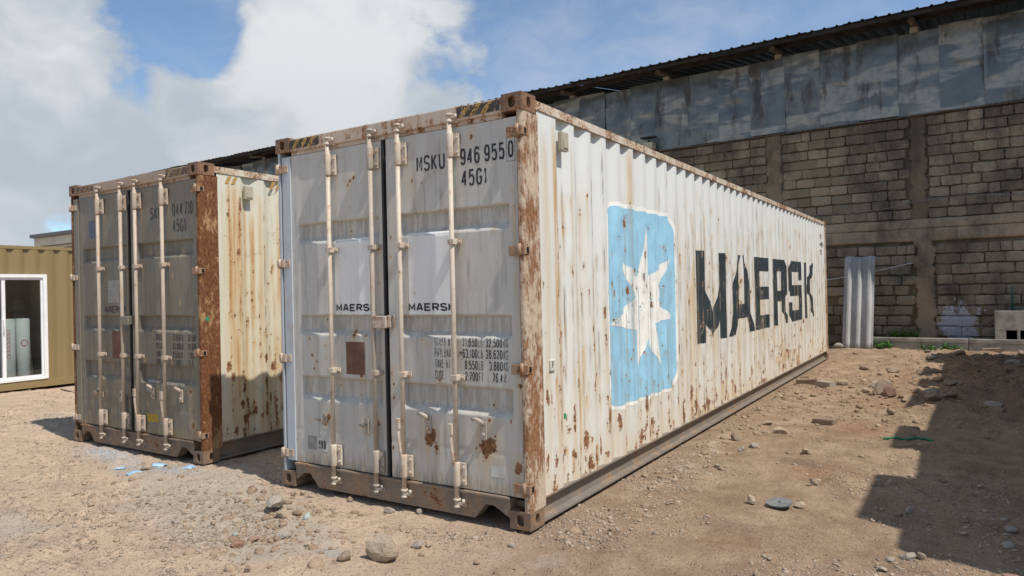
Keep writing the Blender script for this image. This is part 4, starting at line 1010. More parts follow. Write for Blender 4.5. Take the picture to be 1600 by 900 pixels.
bd = MB(); bd.box(-.02, .02, -.10, .10, 0, 1.45, .004, rot=((0, 0, 0), Matrix.Rotation(rad(6), 3, 'X')))
tag(bd.build('wooden_board', M['timber']), 'dark board leaning behind the rolls inside the office container', 'board').location = (-12.05, 2.12, .17)

# ------------------------------------------------------------------ warehouse behind
WR = empty('warehouse', (2, 15.6, 0), 'grey stone-block warehouse with dented metal cladding and dark overhanging roof', 'building', None, rad(-2.0))
XL, XR, ZT = -36.5, 13.0, 5.60
mb = MB(); mb.box(XL, XR, .055, .30, -.3, ZT); wall = mb.build('wall', M['mortar'], WR)
for bb in ((XL, XL+.25, .30, 12), (XR-.25, XR, .30, 12), (XL, XR, 12, 12.25)): mb = MB(); mb.box(*bb, -.3, 7.4); mb.build('outer_wall', M['mortar'], WR)
# block meshes: rough quarry-cut faces, unit size, front at y = 0
def block_mesh(seed):
    r = np.random.RandomState(seed); nx, nz = 4, 3
    V, F = [], []
    for i in range(nx+1):
        for j in range(nz+1):
            x = -.5+i/nx; z = -.5+j/nz; e = i in (0, nx) or j in (0, nz); c = i in (0, nx) and j in (0, nz)
            x += r.normal(0, .012)*(1 if i in (0, nx) else .3); z += r.normal(0, .022)*(1 if j in (0, nz) else .3)
            if c: x *= .97; z *= .94
            V.append((x, (.3 if e else 0)+r.normal(0, .12)*(0.5 if e else 1), z))
    g = grid_faces(nx+1, nz+1); F = [tuple(f) for f in g]
    per = [i*(nz+1) for i in range(nx+1)]+[nx*(nz+1)+j for j in range(1, nz+1)]+[i*(nz+1)+nz for i in range(nx-1, -1, -1)]+[j for j in range(nz-1, 0, -1)]
    b0 = len(V)
    for p in per: V.append((V[p][0]*.97, 2.2, V[p][2]*.97))
    n = len(per)
    for q in range(n): F.append((per[(q+1) % n], per[q], b0+q, b0+(q+1) % n))
    me = bpy.data.meshes.new('block'); me.from_pydata(V, [], F); me.materials.append(M['block']); me.update(); return me
BLK = [block_mesh(i) for i in range(9)]
PIL = [(1.47, 1.87, 0, 2.6), (1.40, 1.76, 3.07, 5.6), (-1.98, -1.57, 3.07, 5.6)]
rb = random.Random(5); blocks = []
CRS = .245
for zc0, ncr in ((.02, 10), (3.085, 10)):
    for c in range(ncr):
        z = zc0+(c+.5)*CRS+.01; x = -5.9+rb.uniform(0, .3)
        while x < 5.2:
            w = rb.choice((.30, .36, .40, .42, .45, .48, .20)); cx = x+w/2
            wx = cx  # world x is close to local x + 2
            pil = [p for p in PIL if p[2] <= z <= p[3] and x+w > p[0]+.0 and x < p[1]-.0]
            if pil:
                p = pil[0]
                if p[0]-x > .14: w = p[0]-x-.01; cx = x+w/2; pil = []
                nxt = p[1]+rb.uniform(-.02, .05) if pil else p[0]
            else: nxt = x+w+rb.uniform(.018, .034)
            hid = z < 3.13+(-.48-cx)*.56-.35 if cx < -.5 else False
            if not pil and not hid and not (abs(cx-.54) < .18 and abs(z-4.05) < .12 and False): blocks.append((cx, z, w))
            x = nxt
blocks.sort(key=lambda b: (b[0]-2.4)**2+(b[1]-1.6)**2*.2 if b[0] < 3.95 else 99)
near, rest = blocks[:300], blocks[300:]
for cx, z, w in near:
    o = bpy.data.objects.new('block', rb.choice(BLK)); COL.objects.link(o); o.parent = WR
    o.parent = wall
    o.location = (cx-2, -.012-rb.random()*.016, z+rb.uniform(-.006, .006)); o.scale = (w, .035, CRS-.028-rb.random()*.012)
    o.rotation_euler = (0, rb.gauss(0, .008), 0)
jm = MB()
for cx, z, w in near+rest:
    x0 = cx-2+w/2-.006; jw = rb.uniform(.018, .04)
    if rb.random() < .85: jm.box(x0, x0+jw, -.006+rb.uniform(-.006, .016), .05, z-CRS/2+.012, z+CRS/2-rb.uniform(.004, .03))
    if rb.random() < .3: jm.box(cx-2-w*.45, cx-2-w*.45+w*rb.uniform(.3, .9), .004+rb.uniform(0, .02), .05, z-CRS/2-.014, z-CRS/2+.014)
tag(jm.build('mortar_joints', M['mortar'], wall), kind='stuff')
if rest:
    VV, FF, n0 = [], [], 0
    for cx, z, w in rest:
        me = rb.choice(BLK); v = np.array([q.co[:] for q in me.vertices])*np.array([w, .035, CRS-.034])+np.array([cx-2, -.018, z])
        VV.append(v); FF += [tuple(i+n0 for i in p.vertices) for p in me.polygons]; n0 += len(v)
    me = bpy.data.meshes.new('blocks'); me.from_pydata(np.concatenate(VV).tolist(), [], FF); tag(link('remaining_blocks', me, M['block'], wall), kind='stuff')
# cast pillars with ragged edges
def pillar(x0, x1, z0, z1, seed, prot=.045, mt='pillar'):
    r = np.random.RandomState(seed); zs = np.linspace(z0, z1, int((z1-z0)/.05)+2); us = np.linspace(0, 1, 13)
    tooth = np.where((np.floor((zs-z0)/CRS) % 2) == 0, .03, -.02)+r.normal(0, .014, len(zs))
    U, Z = np.meshgrid(us, zs, indexing='ij')
    L = x0-tooth[None, :]; Rr = x1+np.roll(tooth, 5)[None, :]+r.normal(0, .012, len(zs))[None, :]
    Xp = L+(Rr-L)*U
    Yp = -prot*np.clip(np.sin(U*math.pi)*3, 0, 1)**.6+.03*(U*(1-U) < 1e-6)+(fbm(Xp, Z, 9, 4, seed, .65)-.5)*(.03 if prot > .03 else .07)
    return link('pillar', mesh_np('pillar', np.stack([Xp-2, Yp, Z], -1).reshape(-1, 3), grid_faces(len(us), len(zs)), None, True), M[mt], WR)
for i, p in enumerate(PIL): pillar(*p, 60+i, .05 if i == 0 else .012, 'pillar' if i == 0 else 'mortar')
# ring beam, cast in two board lifts
def band(z0, z1, y, seed, name):
    xs = np.linspace(-6, 6, 160); vs = np.array([0, .04, .2, .4, .6, .8, .96, 1]); A, B = np.meshgrid(xs, vs, indexing='ij')
    zz = z0+(z1-z0)*B+(fbm(A, A*0, 2.2, 3, seed)-.5)*.035*(B > .5)+(fbm(A, A*0, 2.5, 3, seed+3)-.5)*.035*(B < .5)
    yy = -y+(fbm(A, B*.4, 3, 4, seed+6)-.5)*.035+.06*((B < .01) | (B > .99))
    link('ring_beam', mesh_np(name, np.stack([A, yy, zz], -1).reshape(-1, 3), grid_faces(len(xs), len(vs)), None, True), M['beam'], WR)
band(2.86, 3.09, .035, 3, 'a'); band(2.55, 2.868, .022, 8, 'b')
# cladding sheets, each dented on its own
def clad_mesh(seed):
    us = np.linspace(-.45, .45, 15); vs = np.linspace(0, 1.98, 34); A, B = np.meshgrid(us, vs, indexing='ij')
    D = (fbm(A+seed*5, B*1.5, .9, 4, seed, .5)-.5)*.15+(fbm(A+seed*3, B, 3.5, 3, seed+2)-.5)*.02+.008*np.sin((A+.45)/.9*math.pi*6)*.25
    D *= .35+.65*np.sin(np.clip(B/1.98, 0, 1)*math.pi)
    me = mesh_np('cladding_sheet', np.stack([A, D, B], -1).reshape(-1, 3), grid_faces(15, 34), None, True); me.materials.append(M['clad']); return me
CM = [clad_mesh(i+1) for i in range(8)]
rc = random.Random(9); xk = -1.69; kx = math.ceil((XL+.9-xk)/.88); n = 0
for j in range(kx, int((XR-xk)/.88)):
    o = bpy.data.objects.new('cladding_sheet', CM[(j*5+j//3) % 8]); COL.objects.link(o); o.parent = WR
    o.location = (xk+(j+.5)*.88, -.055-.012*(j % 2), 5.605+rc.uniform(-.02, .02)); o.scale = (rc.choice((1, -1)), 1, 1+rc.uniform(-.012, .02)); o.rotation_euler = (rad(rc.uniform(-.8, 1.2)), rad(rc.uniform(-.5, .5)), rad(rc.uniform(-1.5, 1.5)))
mb = MB(); mb.box(XL, 6.6, -.06, .02, 5.56, 5.6, .004); mb.build('flashing', M['timber'], WR)
mb = MB(); mb.box(XL, XR, .16, .2, 5.61, 7.35); mb.build('cladding_backing', M['timber'], WR)
# roof sheets over the eave
sl_ = rad(9); y_e, z_e = -1.2, 7.74
pr = []
for i in range(3):
    b0 = -.42+i*.28; pr += [(b0, 0), (b0+.10, 0), (b0+.125, .032), (b0+.155, .032), (b0+.18, 0)]
pr.append((.45, 0))
Vr = []
for yv in (0, 5.0, 13.6):
    for x, z in pr: Vr.append((x, yv*math.cos(sl_), z+yv*math.sin(sl_)))
np_ = len(pr); rm_ = mesh_np('roof_sheet', Vr, grid_faces(3, np_)); rm_.materials.append(M['roof_under'])
rs = random.Random(4); x = XL-.6; j = 0
while x < XR+.5:
    o = bpy.data.objects.new('roof_sheet', rm_); COL.objects.link(o); o.parent = WR; o.location = (x+.42, y_e+rs.uniform(-.04, .04), z_e+.004*(j % 2)+rs.uniform(-.008, .008)); x += .84; j += 1
mb = MB(); mb.box(XL-.5, XR+.5, y_e+.12, y_e+.18, z_e-.08, z_e+.005); mb.build('eave_purlin', M['roof_under'], WR)
mb = MB(); mb.box(XL-.5, XR+.5, -.30, -.24, z_e+.02, z_e+.13); mb.build('purlin', M['roof_under'], WR)
for j in range(-8, 5):
    xx = -.45+j*3.15
    if xx < XL or xx > XR: continue
    mb = MB(); mb.tube([(xx, y_e+.55, z_e-.06), (xx, .4, z_e+.13), (xx, 4, z_e+.72)], .075, 10); mb.build('rafter', M['timber'], WR)
    mb = MB(); mb.box(xx-.09, xx+.09, -.02, .2, 7.45, z_e-.02, .015); mb.build('column_stub', M['concrete'], WR)
mb = MB(); mb.box(-7.35, -7.05, -.42, -.16, 5.62, 5.80, .01); fl = mb.build('lamp_box', M['vent'], WR)
mb = MB(); mb.tube([(-7.2, -.3, 5.8), (-7.2, -.3, 5.88)], .03, 8); mb.box(-7.42, -6.98, -.42, -.2, 5.93, 5.97, .008); mb.build('lamp_hood', M['roof_under'], fl)

# cable and pipes on the wall
def wall_xyz(x, y, z):
    p = Matrix.Rotation(rad(-2.0), 4, 'Z') @ Vector((x-2, y, z)); return (p.x+2, p.y+15.6, p.z)
mb = MB(); mb.tube([wall_xyz(x, -.09, z) for x, z in ((-3.2, 3.25), (-1.5, 3.34), (-.95, 3.36), (.2, 3.33), (1.0, 3.40), (1.5, 3.50), (2.0, 3.55), (2.6, 3.56), (3.2, 3.50), (4.2, 3.47), (6, 3.5))], .011, 6)
tag(mb.build('cable', M['cable']), 'thin grey cable sagging along the block wall above the concrete band', 'cable')
mb = MB(); mb.tube([wall_xyz(-.6, -.10, 1.66), wall_xyz(.3, -.09, 1.80), wall_xyz(1.40, -.10, 2.03)], .013, 8)
tag(mb.build('conduit', M['pipe_white']), 'thin white conduit sloping across the block wall behind the leaning sheet', 'pipe')
mb = MB(); mb.tube([(3.33, 15.2, .88), (3.33, 15.2, 1.30), (3.34, 15.21, 1.42)], .016, 8); mb.tube([(3.36, 15.2, .88), (3.36, 15.2, 1.25)], .008, 6)
tag(mb.build('green_pipe', M['pipe_green']), 'short green pipe standing on the concrete trough', 'pipe')

# leaning corrugated sheet
us = np.linspace(0, 1, 61); vs = np.linspace(0, 1, 12); A, B = np.meshgrid(us, vs, indexing='ij')
wav = np.interp((A*3.0) % 1.0, [0, .22, .36, .62, .78, 1], [0, 0, .085, .085, 0, 0])
wx = .0+.66*A+.05*B
th = []
for t in (0, .008): th.append(np.stack([wx-.055, 14.56+.50*B-wav*.95+t, .0+2.25*B-.03+.01*np.sin(A*9)*(B > .9)], -1).reshape(-1, 3))
nV = len(th[0]); F1 = grid_faces(61, 12); F2 = grid_faces(61, 12, True)+nV
rim = []
idx = np.arange(nV).reshape(61, 12)
for loop in (idx[:, 0], idx[:, -1][::-1], idx[0, :][::-1], idx[-1, :]):
    for a, b_ in zip(loop[:-1], loop[1:]): rim.append((b_, a, a+nV, b_+nV))
tag(link('corrugated_sheet', mesh_np('corrugated_sheet', np.concatenate(th), np.concatenate([F1, F2, np.array(rim)])), M['fibre']), 'tall pale grey corrugated sheet leaning against the block wall', 'sheet')

# kerbs, trough
def kerb(x0, x1, lab, seed):
    k_ = empty('kerb_stone', ((x0+x1)/2, 14.93-.035*((x0+x1)/2-2), 0), lab, 'kerb', 'kerb stones at the foot of the block wall', rad(-2))
    h = (x1-x0)/2
    mb = MB(); mb.box(-h, h, -.05, .05, -.12, .17, .008); mb.build('base', M['concrete'], k_)
    mb = MB(); mb.box(-h, h, -.062, .05, .172, .272, .012); mb.build('cap', M['concrete'], k_)
kerb(.35, 2.50, 'concrete kerb length with weeds at its foot beside the corrugated sheet', 1)
kerb(2.512, 4.7, 'concrete kerb length in front of the concrete trough at the right edge', 2)
tr = empty('concrete_trough', (3.6, 15.12, 0), 'grey concrete trough with two dark openings at the right edge', 'trough')
mb = MB(); mb.box(-.6, .8, -.28, .3, .47, .90, .012); mb.build('basin', M['concrete'], tr)
for x0, x1 in ((-.6, -.40), (-.20, -.15), (.10, .2), (.6, .8)): mb = MB(); mb.box(x0, x1, -.279, .3, -.05, .47); mb.build('support', M['concrete'], tr)
mb = MB(); mb.box(-.6, .8, .2, .3, 0, .469); mb.build('dark_backing', M['black'], tr)  # black sheet stands in for the dark inside the openings

# weeds
def leafmat():
    m, k, b = newmat('weed_leaf'); co = obj_co(k); r = k.n('ShaderNodeNewGeometry').outputs['Random Per Island']
    k.put(b.inputs['Base Color'], k.mix(r, (.05, .16, .025), (.12, .30, .05))); b.inputs['Roughness'].default_value = .6
    return m
M['leaf'] = leafmat(); M['stem'] = simple('weed_stem', (.10, .12, .04), None, .8)
def weed(x, y, z, rx, ry, h, n, lab, seed):
    r = random.Random(seed); t = empty('weed', (x, y, z), lab, 'plant', 'weeds along the kerb')
    lf, stx = MB(), MB()
    for i in range(max(5, n//12)):
        bx_, by_ = r.uniform(-rx, rx)*.8, r.uniform(-ry, ry)*.8; hh = h*r.uniform(.4, 1)
        tx, ty = bx_+r.gauss(0, .06), by_+r.gauss(0, .05)
        stx.tube([(bx_, by_, -.02), ((bx_+tx)/2, (by_+ty)/2, hh*.55), (tx, ty, hh)], .004, 5)
        for j in range(12):
            f = r.uniform(.15, 1.05); a = r.uniform(0, 6.283); L = r.uniform(.035, .085); wd = L*.28; e = r.uniform(-.3, .7)
            o = Vector((bx_+(tx-bx_)*f, by_+(ty-by_)*f, hh*f)); d = Vector((math.cos(a)*math.cos(e), math.sin(a)*math.cos(e), math.sin(e))); s = d.cross(Vector((0, 0, 1))).normalized()
            p1 = o+d*L*.45+s*wd+Vector((0, 0, .006)); p2 = o+d*L-Vector((0, 0, .012)); p3 = o+d*L*.45-s*wd+Vector((0, 0, .006))
            lf.poly([o, p1, p2, p3])
    lf.build('leaves', M['leaf'], t); stx.build('stem', M['stem'], t)
weed(1.20, 15.16, .2, .36, .14, .27, 460, 'largest green weed clump on top of the kerb beside the cast pillar', 1)
weed(.80, 14.74, .0, .17, .10, .22, 240, 'green weed at the kerb foot next to the corrugated sheet', 2)
weed(1.75, 14.76, .0, .20, .06, .13, 130, 'low sparse weed at the kerb foot below the cast pillar', 3)
weed(2.12, 14.78, .0, .16, .06, .16, 130, 'low weed at the kerb foot below the whitewashed blocks', 4)

# far house
hs = empty('house', (-58.0, 24, 0), 'distant pale building with grey roof edge above the olive container', 'house')
mb = MB(); mb.box(-3.5, 12, 0, 8, 0, 6.0); hw_ = mb.build('wall', M['house'], hs)
mb = MB(); mb.box(-4.1, 12.5, -.6, 8.5, 6.72, 7.0); mb.box(-3.7, 12.2, -.15, 8.2, 6.0, 6.72); mb.build('roof', M['slate'], hs)
mb = MB(); mb.box(-3.9, 12.3, -.35, -.15, 6.05, 6.7); mb.build('fascia', M['house'], hs)
for i in range(5): mb = MB(); mb.box(-2.6+i*2.6, -.8+i*2.6, -.03, .05, 4.6, 5.8); w_ = mb.build('window', M['rubber'], hs)

# unseen wall added right of the yard, stepped to cast the shadow there
caster = empty('stepped_shadow_caster', (4.62, 0, 0), 'unseen stepped shadow caster added along the right side of the yard', 'wall')
te, ca_, sa_ = math.tan(SUN_EL), math.cos(SUN_A), math.sin(SUN_A)
H0 = (4.62-2.06)*te/ca_; H1 = (4.62-1.765)*te/ca_
yo = -H0/te*sa_
mb = MB(); mb.box(0, .22, .88+yo, 13.3+yo, -.3, H0, .01); mb.build('wall', M['mortar'], caster)
for a, b_ in ((1.38, 2.66), (3.74, 4.88), (6.10, 7.6), (7.9, 8.7), (9.6, 10.6), (12.0, 13.3)):
    mb = MB(); mb.box(0.001, .22, a+yo-.03, b_+yo-.03, H0+.001, H1+random.uniform(-.04, .04), .02); mb.build('caster_step', M['mortar'], caster)
mb = MB(); mb.box(.2201, 5, .885+yo, 1.1+yo, -.3, H0-.02); mb.build('caster_return', M['mortar'], caster)

# ------------------------------------------------------------------ stones and litter
def rock_mesh(seed, sub=3, cuts=9, name='stone'):
    r = np.random.RandomState(seed); b = bmesh.new(); bmesh.ops.create_icosphere(b, subdivisions=sub, radius=1)
    P = np.array([v.co[:] for v in b.verts])
    for i in range(cuts):
        n = r.normal(size=3); n /= np.linalg.norm(n); d = r.uniform(.45, .85); s = P@n; m = s > d
        P[m] -= np.outer((s[m]-d)*.94, n)
    P += (fbm(P[:, 0]*2+seed, P[:, 1]*2+P[:, 2], 1.6, 3, seed % 20)-.5)[:, None]*P*.28
    P /= np.abs(P).max(0)
    for v, p in zip(b.verts, P): v.co = p
    me = bpy.data.meshes.new(name); b.to_mesh(me); b.free(); return me
def rock(name, x, y, w, hgt, mat, label, group=None, seed=0, rz=None, dep=None, cat='stone', sink=.25, sub=3, cuts=9):
    me = rock_mesh(seed, sub, cuts, name); r = random.Random(seed)
    o = link(name, me, M[mat]); z = float(ground_h(np.array([x]), np.array([y]))[0])
    o.scale = (w/2, (dep or w*r.uniform(.6, .9))/2, hgt/2); o.location = (x, y, z+hgt/2*(1-2*sink)); o.rotation_euler = (r.gauss(0, .08), r.gauss(0, .08), r.uniform(0, 6) if rz is None else rz)
    return tag(o, label, cat, group)
rock('rock', -.52, -.86, .225, .20, 'rock_tan', 'large pale flat-topped rock on the dirt in front of the container doors', None, 3, .3, .17, 'rock', .12, 3, 14)
# rectangular brick pieces
def brickpiece(x, y, L, w, h, rz, mat, label, seed):
    mb = MB(); r = random.Random(seed); mb.box(-L/2, L/2, -w/2, w/2, 0, h, .008)
    for v_ in mb.bm.verts: v_.co += Vector((r.gauss(0, .004), r.gauss(0, .004), r.gauss(0, .004)))
    o = mb.build('brick_piece', M[mat]); z = float(ground_h(np.array([x]), np.array([y]))[0]); o.location = (x, y, z-.01); o.rotation_euler = (.05, -.04, rz); tag(o, label, 'brick')
brickpiece(1.06, 4.76, .24, .12, .085, -.25, 'rock_brown', 'dark brown brick lying on open dirt halfway along the container', 1)
brickpiece(.30, 8.0, .30, .15, .09, .2, 'rock_brown', 'long brown block lying near the far end of the container side', 2)
brickpiece(2.92, 14.62, .34, .16, .11, .05, 'rock_brown', 'brown brick lying in front of the right-hand kerb length', 3)
brickpiece(.62, 7.7, .26, .14, .10, -.5, 'rock_grey', 'grey block beside the long brown block by the container', 4)
STN = [  # x, y, width, height, material, label
 (.74, 3.98, .22, .10, 'rock_tan', 'broad tan stone lying left of the dark brown brick'),
 (.41, 3.42, .11, .11, 'rock_brown', 'dark upright stone near the container foot'), (.57, 3.02, .08, .07, 'rock_grey', 'small grey stone in front of the dark upright stone'),
 (.66, 3.16, .10, .06, 'rock_grey', 'pale grey stone right of the dark upright stone'), (1.14, 3.13, .085, .08, 'rock_tan', 'single tan stone in the middle of the open dirt'),
 (1.14, 2.62, .06, .035, 'rock_grey', 'small pale stone on the open dirt above the grey disc'), (1.10, 1.25, .075, .08, 'rock_tan', 'tan stone just left of the grey disc'),
 (1.41, 1.36, .09, .06, 'rock_tan', 'pale tan stone just right of the grey disc'), (1.40, 2.0, .10, .05, 'rock_brown', 'flat brown stone on the reddish patch of dirt'),
 (.80, 8.15, .18, .10, 'rock_tan', 'tan stone right of the grey block near the far end of the container'), (.17, 8.6, .20, .09, 'rock_brown', 'brown stone against the far foot of the container'),
 (1.32, 7.9, .24, .20, 'rock_grey', 'grey boulder behind the largest brown boulder in the rubble'), (1.46, 6.75, .34, .24, 'rock_brown', 'largest brown boulder in the rubble at the shadow edge'), (1.58, 6.62, .17, .17, 'brick_red', 'reddish boulder leaning on the largest brown boulder'),
 (1.22, 7.2, .2, .14, 'rock_tan', 'tan boulder left of the largest brown boulder'), (1.67, 5.48, .10, .09, 'rock_brown', 'small brown stone below the rubble at the shadow edge'),
 (.88, 10.2, .18, .10, 'rock_brown', 'brown stone far back on the dirt left of the shadow'), (1.37, 10.0, .24, .12, 'rock_brown', 'wide brown stone far back near the shadow tip'),
 (.51, 4.34, .14, .06, 'rock_tan', 'flat tan stone near the container foot'), (2.03, .69, .055, .03, 'rock_grey', 'small white flake at the lower right beside the shadow corner'),
 (2.12, .76, .085, .06, 'rock_grey', 'pale stone at the lower right below the shadow corner'), (2.18, .80, .06, .055, 'rock_tan', 'tan stone right of the pale stone below the shadow corner'),
 (2.0, .5, .07, .03, 'rock_grey', 'flat pale chip near the bottom right of the dirt'), (2.61, 1.16, .075, .05, 'rock_grey', 'grey stone in the shade near the right edge'),
 (2.65, 1.6, .09, .05, 'rock_grey', 'wide grey stone in the shade at the right edge'), (2.60, .70, .11, .06, 'brick_red', 'pinkish stone at the bottom right corner'),
 (2.01, 1.64, .075, .05, 'rock_brown', 'brown stone inside the stepped shadow'), (2.07, 1.72, .065, .07, 'rock_grey', 'grey stone inside the stepped shadow'),
 (2.25, 2.68, .07, .04, 'rock_brown', 'small brown stone well inside the shadow'), (-.05, 13.95, .34, .20, 'rock_grey', 'pale rubble lump at the far corner of the container'),
 (-2.15, -.13, .055, .05, 'rock_tan', 'left pebble of the pair under the left corner casting'), (-2.09, -.09, .06, .05, 'rock_tan', 'right pebble of the pair under the left corner casting'),
 (-1.90, -.50, .21, .11, 'rock_grey', 'largest grey lump in the rubble patch left of the rock'), (-1.74, -.57, .13, .08, 'rock_tan', 'rounded tan lump below the largest grey lump in the rubble patch'),
 (-1.53, -.53, .085, .055, 'rock_green', 'pale green rubble piece right of the grey lump'), (-1.75, -.96, .05, .035, 'rock_green', 'small pale green chip in the gravel patch'),
 (-1.52, -1.10, .11, .05, 'brick_red', 'pinkish flat stone at the near edge of the gravel patch'), (-1.53, -.99, .09, .05, 'brick_red', 'small pinkish stone in the gravel patch'),
 (-1.37, -.88, .12, .06, 'rock_grey', 'grey stone at the right of the gravel patch'), (-1.10, -1.35, .06, .04, 'rock_brown', 'brown stone near the bottom edge left of the rock'),
 (-2.42, -.97, .075, .035, 'rock_grey', 'flat grey stone on the gravel left of the patch'), (-1.94, -1.35, .055, .03, 'rock_tan', 'small tan stone on the left foreground dirt'),
 (-3.17, -.65, .09, .045, 'rock_tan', 'tan stone on the dirt midway between the two containers'), (-2.46, -1.53, .045, .035, 'rock_brown', 'small dark brown pebble on the left foreground dirt'),
 (-4.28, -.10, .14, .09, 'rock_tan', 'tan stone smeared with blue beside the blue plastic'), (-4.12, -.22, .13, .07, 'rock_tan', 'tan stone between blue plastic scraps'),
 (-.46, -.6, .10, .05, 'rock_grey', 'grey flat stone right of the large pale rock'), (-.42, -.54, .055, .035, 'rock_tan', 'tan chip behind the grey flat stone by the large rock'),
 (.03, -.28, .055, .045, 'rock_grey', 'pale pebble in front of the right corner casting'), (-1.98, -.11, .07, .035, 'rock_tan', 'flat pebble in the shade below the left door notch'),
 (-1.62, -.03, .065, .05, 'rock_brown', 'pebble in the shade below the left door'), (-1.15, -.1, .09, .06, 'rock_grey', 'grey stone in the shade below the meeting of the doors'), (-.95, .0, .06, .05, 'rock_grey', 'stone in the shade below the right door'),
 (-.69, -.98, .10, .06, 'rock_brown', 'brown stone wedged against the left foot of the large rock'), (2.23, 9.0, .16, .10, 'rock_brown', 'brown lump in the shaded rubble near the block wall'),
]
for i, (x, y, w, h, mt, lb) in enumerate(STN): rock('stone', x, y, w, h, mt, lb, 'loose stones on the yard', 100+i, None, None, 'stone', .2, 2, 8)
# rubble lumps on the shaded bank
rr_ = random.Random(77)
for i in range(34):
    x = rr_.uniform(1.7, 3.9); y = rr_.uniform(6.5, 13.6); s = rr_.uniform(.10, .26); c = rr_.choice(('brown', 'brown', 'grey'))
    lab = '%s %s lump in the shaded rubble bank, %s' % ('small' if s < .15 else 'large' if s > .21 else 'middling', c, 'close to the kerb' if y > 11.5 else 'at the middle of the bank' if y > 9 else 'at the near end of the bank')
    rock('rubble_lump', x, y, s, s*.6, 'rock_'+c, lab, 'rubble lumps on the shaded bank', 300+i % 8, None, None, 'rubble', .3, 2, 8)

# grey disc, cord, scraps of plastic
dz = float(ground_h(np.array([1.29]), np.array([1.28]))[0])
mb = MB(); ring = [(.088*math.cos(t), .088*math.sin(t)) for t in np.linspace(0, 2*math.pi, 33)[:-1]]
for z0, z1, ra, rb_ in ((0, .008, .012, .088),):
    O = [(c*1, s*1) for c, s in ring]; I = [(c*ra/.088, s*ra/.088) for c, s in ring]
    for i in range(32):
        j = (i+1) % 32
        mb.poly([(*O[i], z1), (*O[j], z1), (*I[j], z1+.003), (*I[i], z1+.003)]); mb.poly([(*O[i], z0), (*O[j], z0), (*O[j], z1), (*O[i], z1)]); mb.poly([(*I[i], z0), (*I[j], z0), (*I[j], z1+.003), (*I[i], z1+.003)])
o = mb.build('grinding_disc', M['disc']); o.location = (1.29, 1.28, dz+.02); o.rotation_euler = (.10, -.06, 0); tag(o, 'round grey disc with centre hole lying on the dirt', 'disc')
def on_g(x, y, d=.012): return (x, y, float(ground_h(np.array([x]), np.array([y]))[0])+d)
mb = MB(); mb.tube([on_g(x, y) for x, y in ((1.72, 4.05), (1.80, 4.18), (1.90, 4.16), (1.98, 4.26), (2.07, 4.30), (2.14, 4.22))], .012, 6); tag(mb.build('cord', M['green_cord']), 'short green cord lying in the shadow', 'cord')
mb = MB(); mb.tube([on_g(x, y, .008) for x, y in ((-11.0, 2.2), (-9.8, 2.0), (-8.8, 2.15), (-7.9, 1.95), (-7.0, 2.0))], .014, 6); tag(mb.build('hose', M['rubber']), 'thin dark hose crossing the dirt by the olive container', 'hose')
def scrap(x, y, s, lab, seed):
    r = np.random.RandomState(seed); u = np.linspace(-1, 1, 8); A, B = np.meshgrid(u, u, indexing='ij')
    Z = .25+(fbm(A+seed, B, 1.3, 3, seed)-.4)*1.3; Z *= np.clip(1.25-np.hypot(A, B), .05, 1)
    V = np.stack([A*s*.6*(1+.2*r.rand(8, 8)), B*s*.45*(1+.2*r.rand(8, 8)), Z*s*.55], -1).reshape(-1, 3)
    o = link('plastic_scrap', mesh_np('plastic_scrap', V, grid_faces(8, 8)), M['blue_bag']); o.location = on_g(x, y, .005); o.rotation_euler = (0, 0, r.rand()*6)
    tag(o, lab, 'plastic', 'scraps of blue plastic before the older container')
scrap(-4.46, -.28, .07, 'small blue plastic scrap, leftmost before the older container', 1); scrap(-4.08, -.36, .10, 'large blue plastic scrap, nearest to the viewer before the older container', 2)
scrap(-4.20, -.05, .11, 'crumpled pale blue plastic lying on the tan stones', 3); scrap(-3.80, .03, .09, 'flat blue plastic scrap at the rusted post foot', 4)

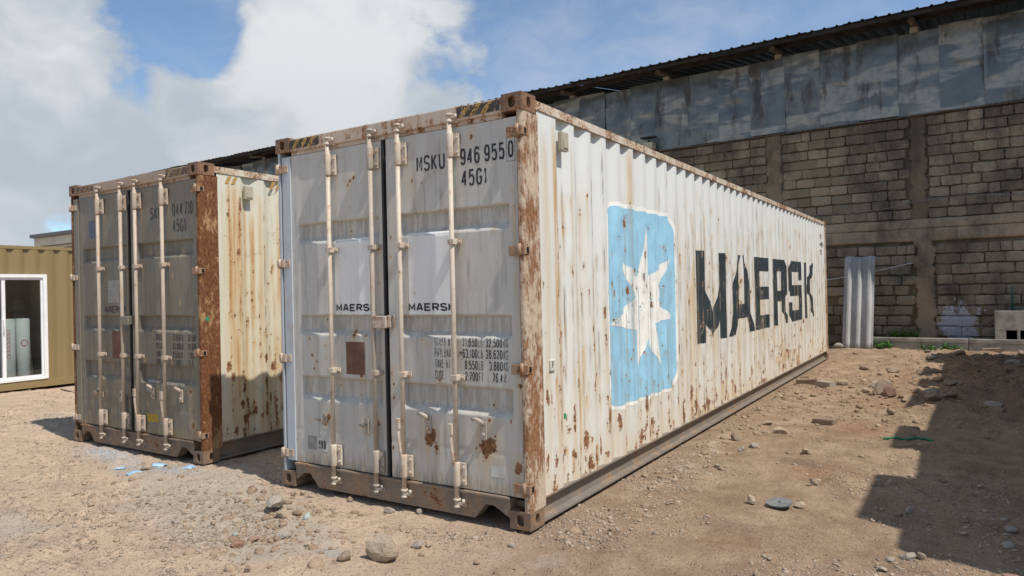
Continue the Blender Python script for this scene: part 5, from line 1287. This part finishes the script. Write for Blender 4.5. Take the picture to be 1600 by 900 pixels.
# gravel: far too many to count
rg = np.random.RandomState(21)
def gravel(n, name):
    base = []
    for s in range(5):
        b = bmesh.new(); bmesh.ops.create_icosphere(b, subdivisions=1, radius=1); P = np.array([v.co[:] for v in b.verts]); F = np.array([[v.index for v in f.verts] for f in b.faces]); b.free()
        rs_ = np.random.RandomState(s)
        for i in range(6):
            q = rs_.normal(size=3); q /= np.linalg.norm(q); t = P@q; m_ = t > .5; P[m_] -= np.outer((t[m_]-.5)*.9, q)
        base.append(P*rs_.uniform(.85, 1.1, P.shape))
    pts = []
    while len(pts) < n:
        m_ = n*2
        # sample by distance from the viewpoint so that nearer ground is denser
        d = 3.6*np.exp(rg.rand(m_)*math.log(15/3.6)); a = yaw+rg.uniform(-.72, .72, m_); x = CAM[0]+d*np.sin(a); y = CAM[1]+d*np.cos(a)
        g = .34+.8*np.clip(blob(x, y, -2.6, -.5, 1.2, .6)+blob(x, y, -1.5, -.9, 1.0, .5)+blob(x, y, -4.2, -.15, 1.6, .45)+.8*blob(x, y, -3.4, -1.7, .8, .35)+.8*blob(x, y, -7.4, .7, 1.5, .8)+.8*blob(x, y, .25, 2.5, .3, 3)+.5*blob(x, y, .3, -.4, .9, .35)+.7*blob(x, y, -3.1, 1, .6, 1.5)+.6*sstep(1.7, 2.4, x)*sstep(4, 7, y)+.35*blob(x, y, 1.3, 1, .6, .6), 0, 1)
        cl = fbm(x, y, 1.4, 4, 15); ok = (rg.rand(m_) < g*sstep(.38, .62, cl)*1.5) & (y < 14.8)
        for x0, x1, y0, y1 in ((-2.40, -.04, .05, 12.2), (-6.1, -3.76, .2, 12.3)): ok &= ~((x > x0) & (x < x1) & (y > y0) & (y < y1))
        pts += list(zip(x[ok], y[ok]))
    P2 = np.array(pts[:n]); gz = ground_h(P2[:, 0], P2[:, 1])
    sz = np.clip(rg.lognormal(math.log(.0068), .55, n), .0035, .036)*(1+.25*sstep(6, 10, P2[:, 1]))
    V, F_, o_ = [], [], 0
    for i in range(n):
        b_ = base[i % 5]; a = rg.rand()*6.28; c, s = math.cos(a), math.sin(a)
        q = b_*np.array([1, rg.uniform(.6, 1), rg.uniform(.4, .8)])*sz[i]
        V.append(np.stack([q[:, 0]*c-q[:, 1]*s+P2[i, 0], q[:, 0]*s+q[:, 1]*c+P2[i, 1], q[:, 2]+gz[i]+sz[i]*.08], -1)); F_.append(F+o_); o_ += len(b_)
    return tag(link(name, mesh_np(name, np.concatenate(V), np.concatenate(F_)), M['gravel']), 'loose gravel and stone chips scattered over the dry earth', 'gravel', None, 'stuff')
gravel(46000, 'gravel')
# earth clods, broken from the same soil
def clods(n):
    bs = [rock_mesh(500+i, 2, 7, 'clod') for i in range(4)]; base = [(np.array([v.co[:] for v in m_.vertices]), np.array([p.vertices[:] for p in m_.polygons])) for m_ in bs]
    for m_ in bs: bpy.data.meshes.remove(m_)
    P = []
    zones = [(1.3, 7.2, .5, 1.6, .30), (2.4, 9.5, .8, 2.2, .26), (.28, 4.5, .14, 3.5, .16), (-1.6, -.75, .45, .28, .13), (1.2, 10.5, .7, 2, .1), (-2.6, -.5, .8, .4, .05)]
    for zx, zy, sx, sy, f in zones:
        m_ = int(n*f); P.append(np.stack([rg.normal(zx, sx, m_), rg.normal(zy, sy, m_)], -1))
    P = np.concatenate(P); ok = ~((P[:, 0] < .03) & (P[:, 1] > -.02)) & (P[:, 1] < 14.6); P = P[ok]; gz = ground_h(P[:, 0], P[:, 1])
    V, F_, o_ = [], [], 0
    for i, (x, y) in enumerate(P):
        b_, f_ = base[i % 4]; s = float(np.clip(rg.lognormal(math.log(.017), .55), .008, .07))*(1.0 if y > 3 else .85); a = rg.rand()*6.28; c, sn = math.cos(a), math.sin(a)
        q = b_*np.array([1, .8, .6])*s
        V.append(np.stack([q[:, 0]*c-q[:, 1]*sn+x, q[:, 0]*sn+q[:, 1]*c+y, q[:, 2]+gz[i]+s*.12], -1)); F_.append(f_+o_); o_ += len(b_)
    tag(link('earth_clods', mesh_np('earth_clods', np.concatenate(V), np.concatenate(F_)), M['clod']), 'loose brown earth clods strewn over the yard', 'earth', None, 'stuff')
clods(2600)
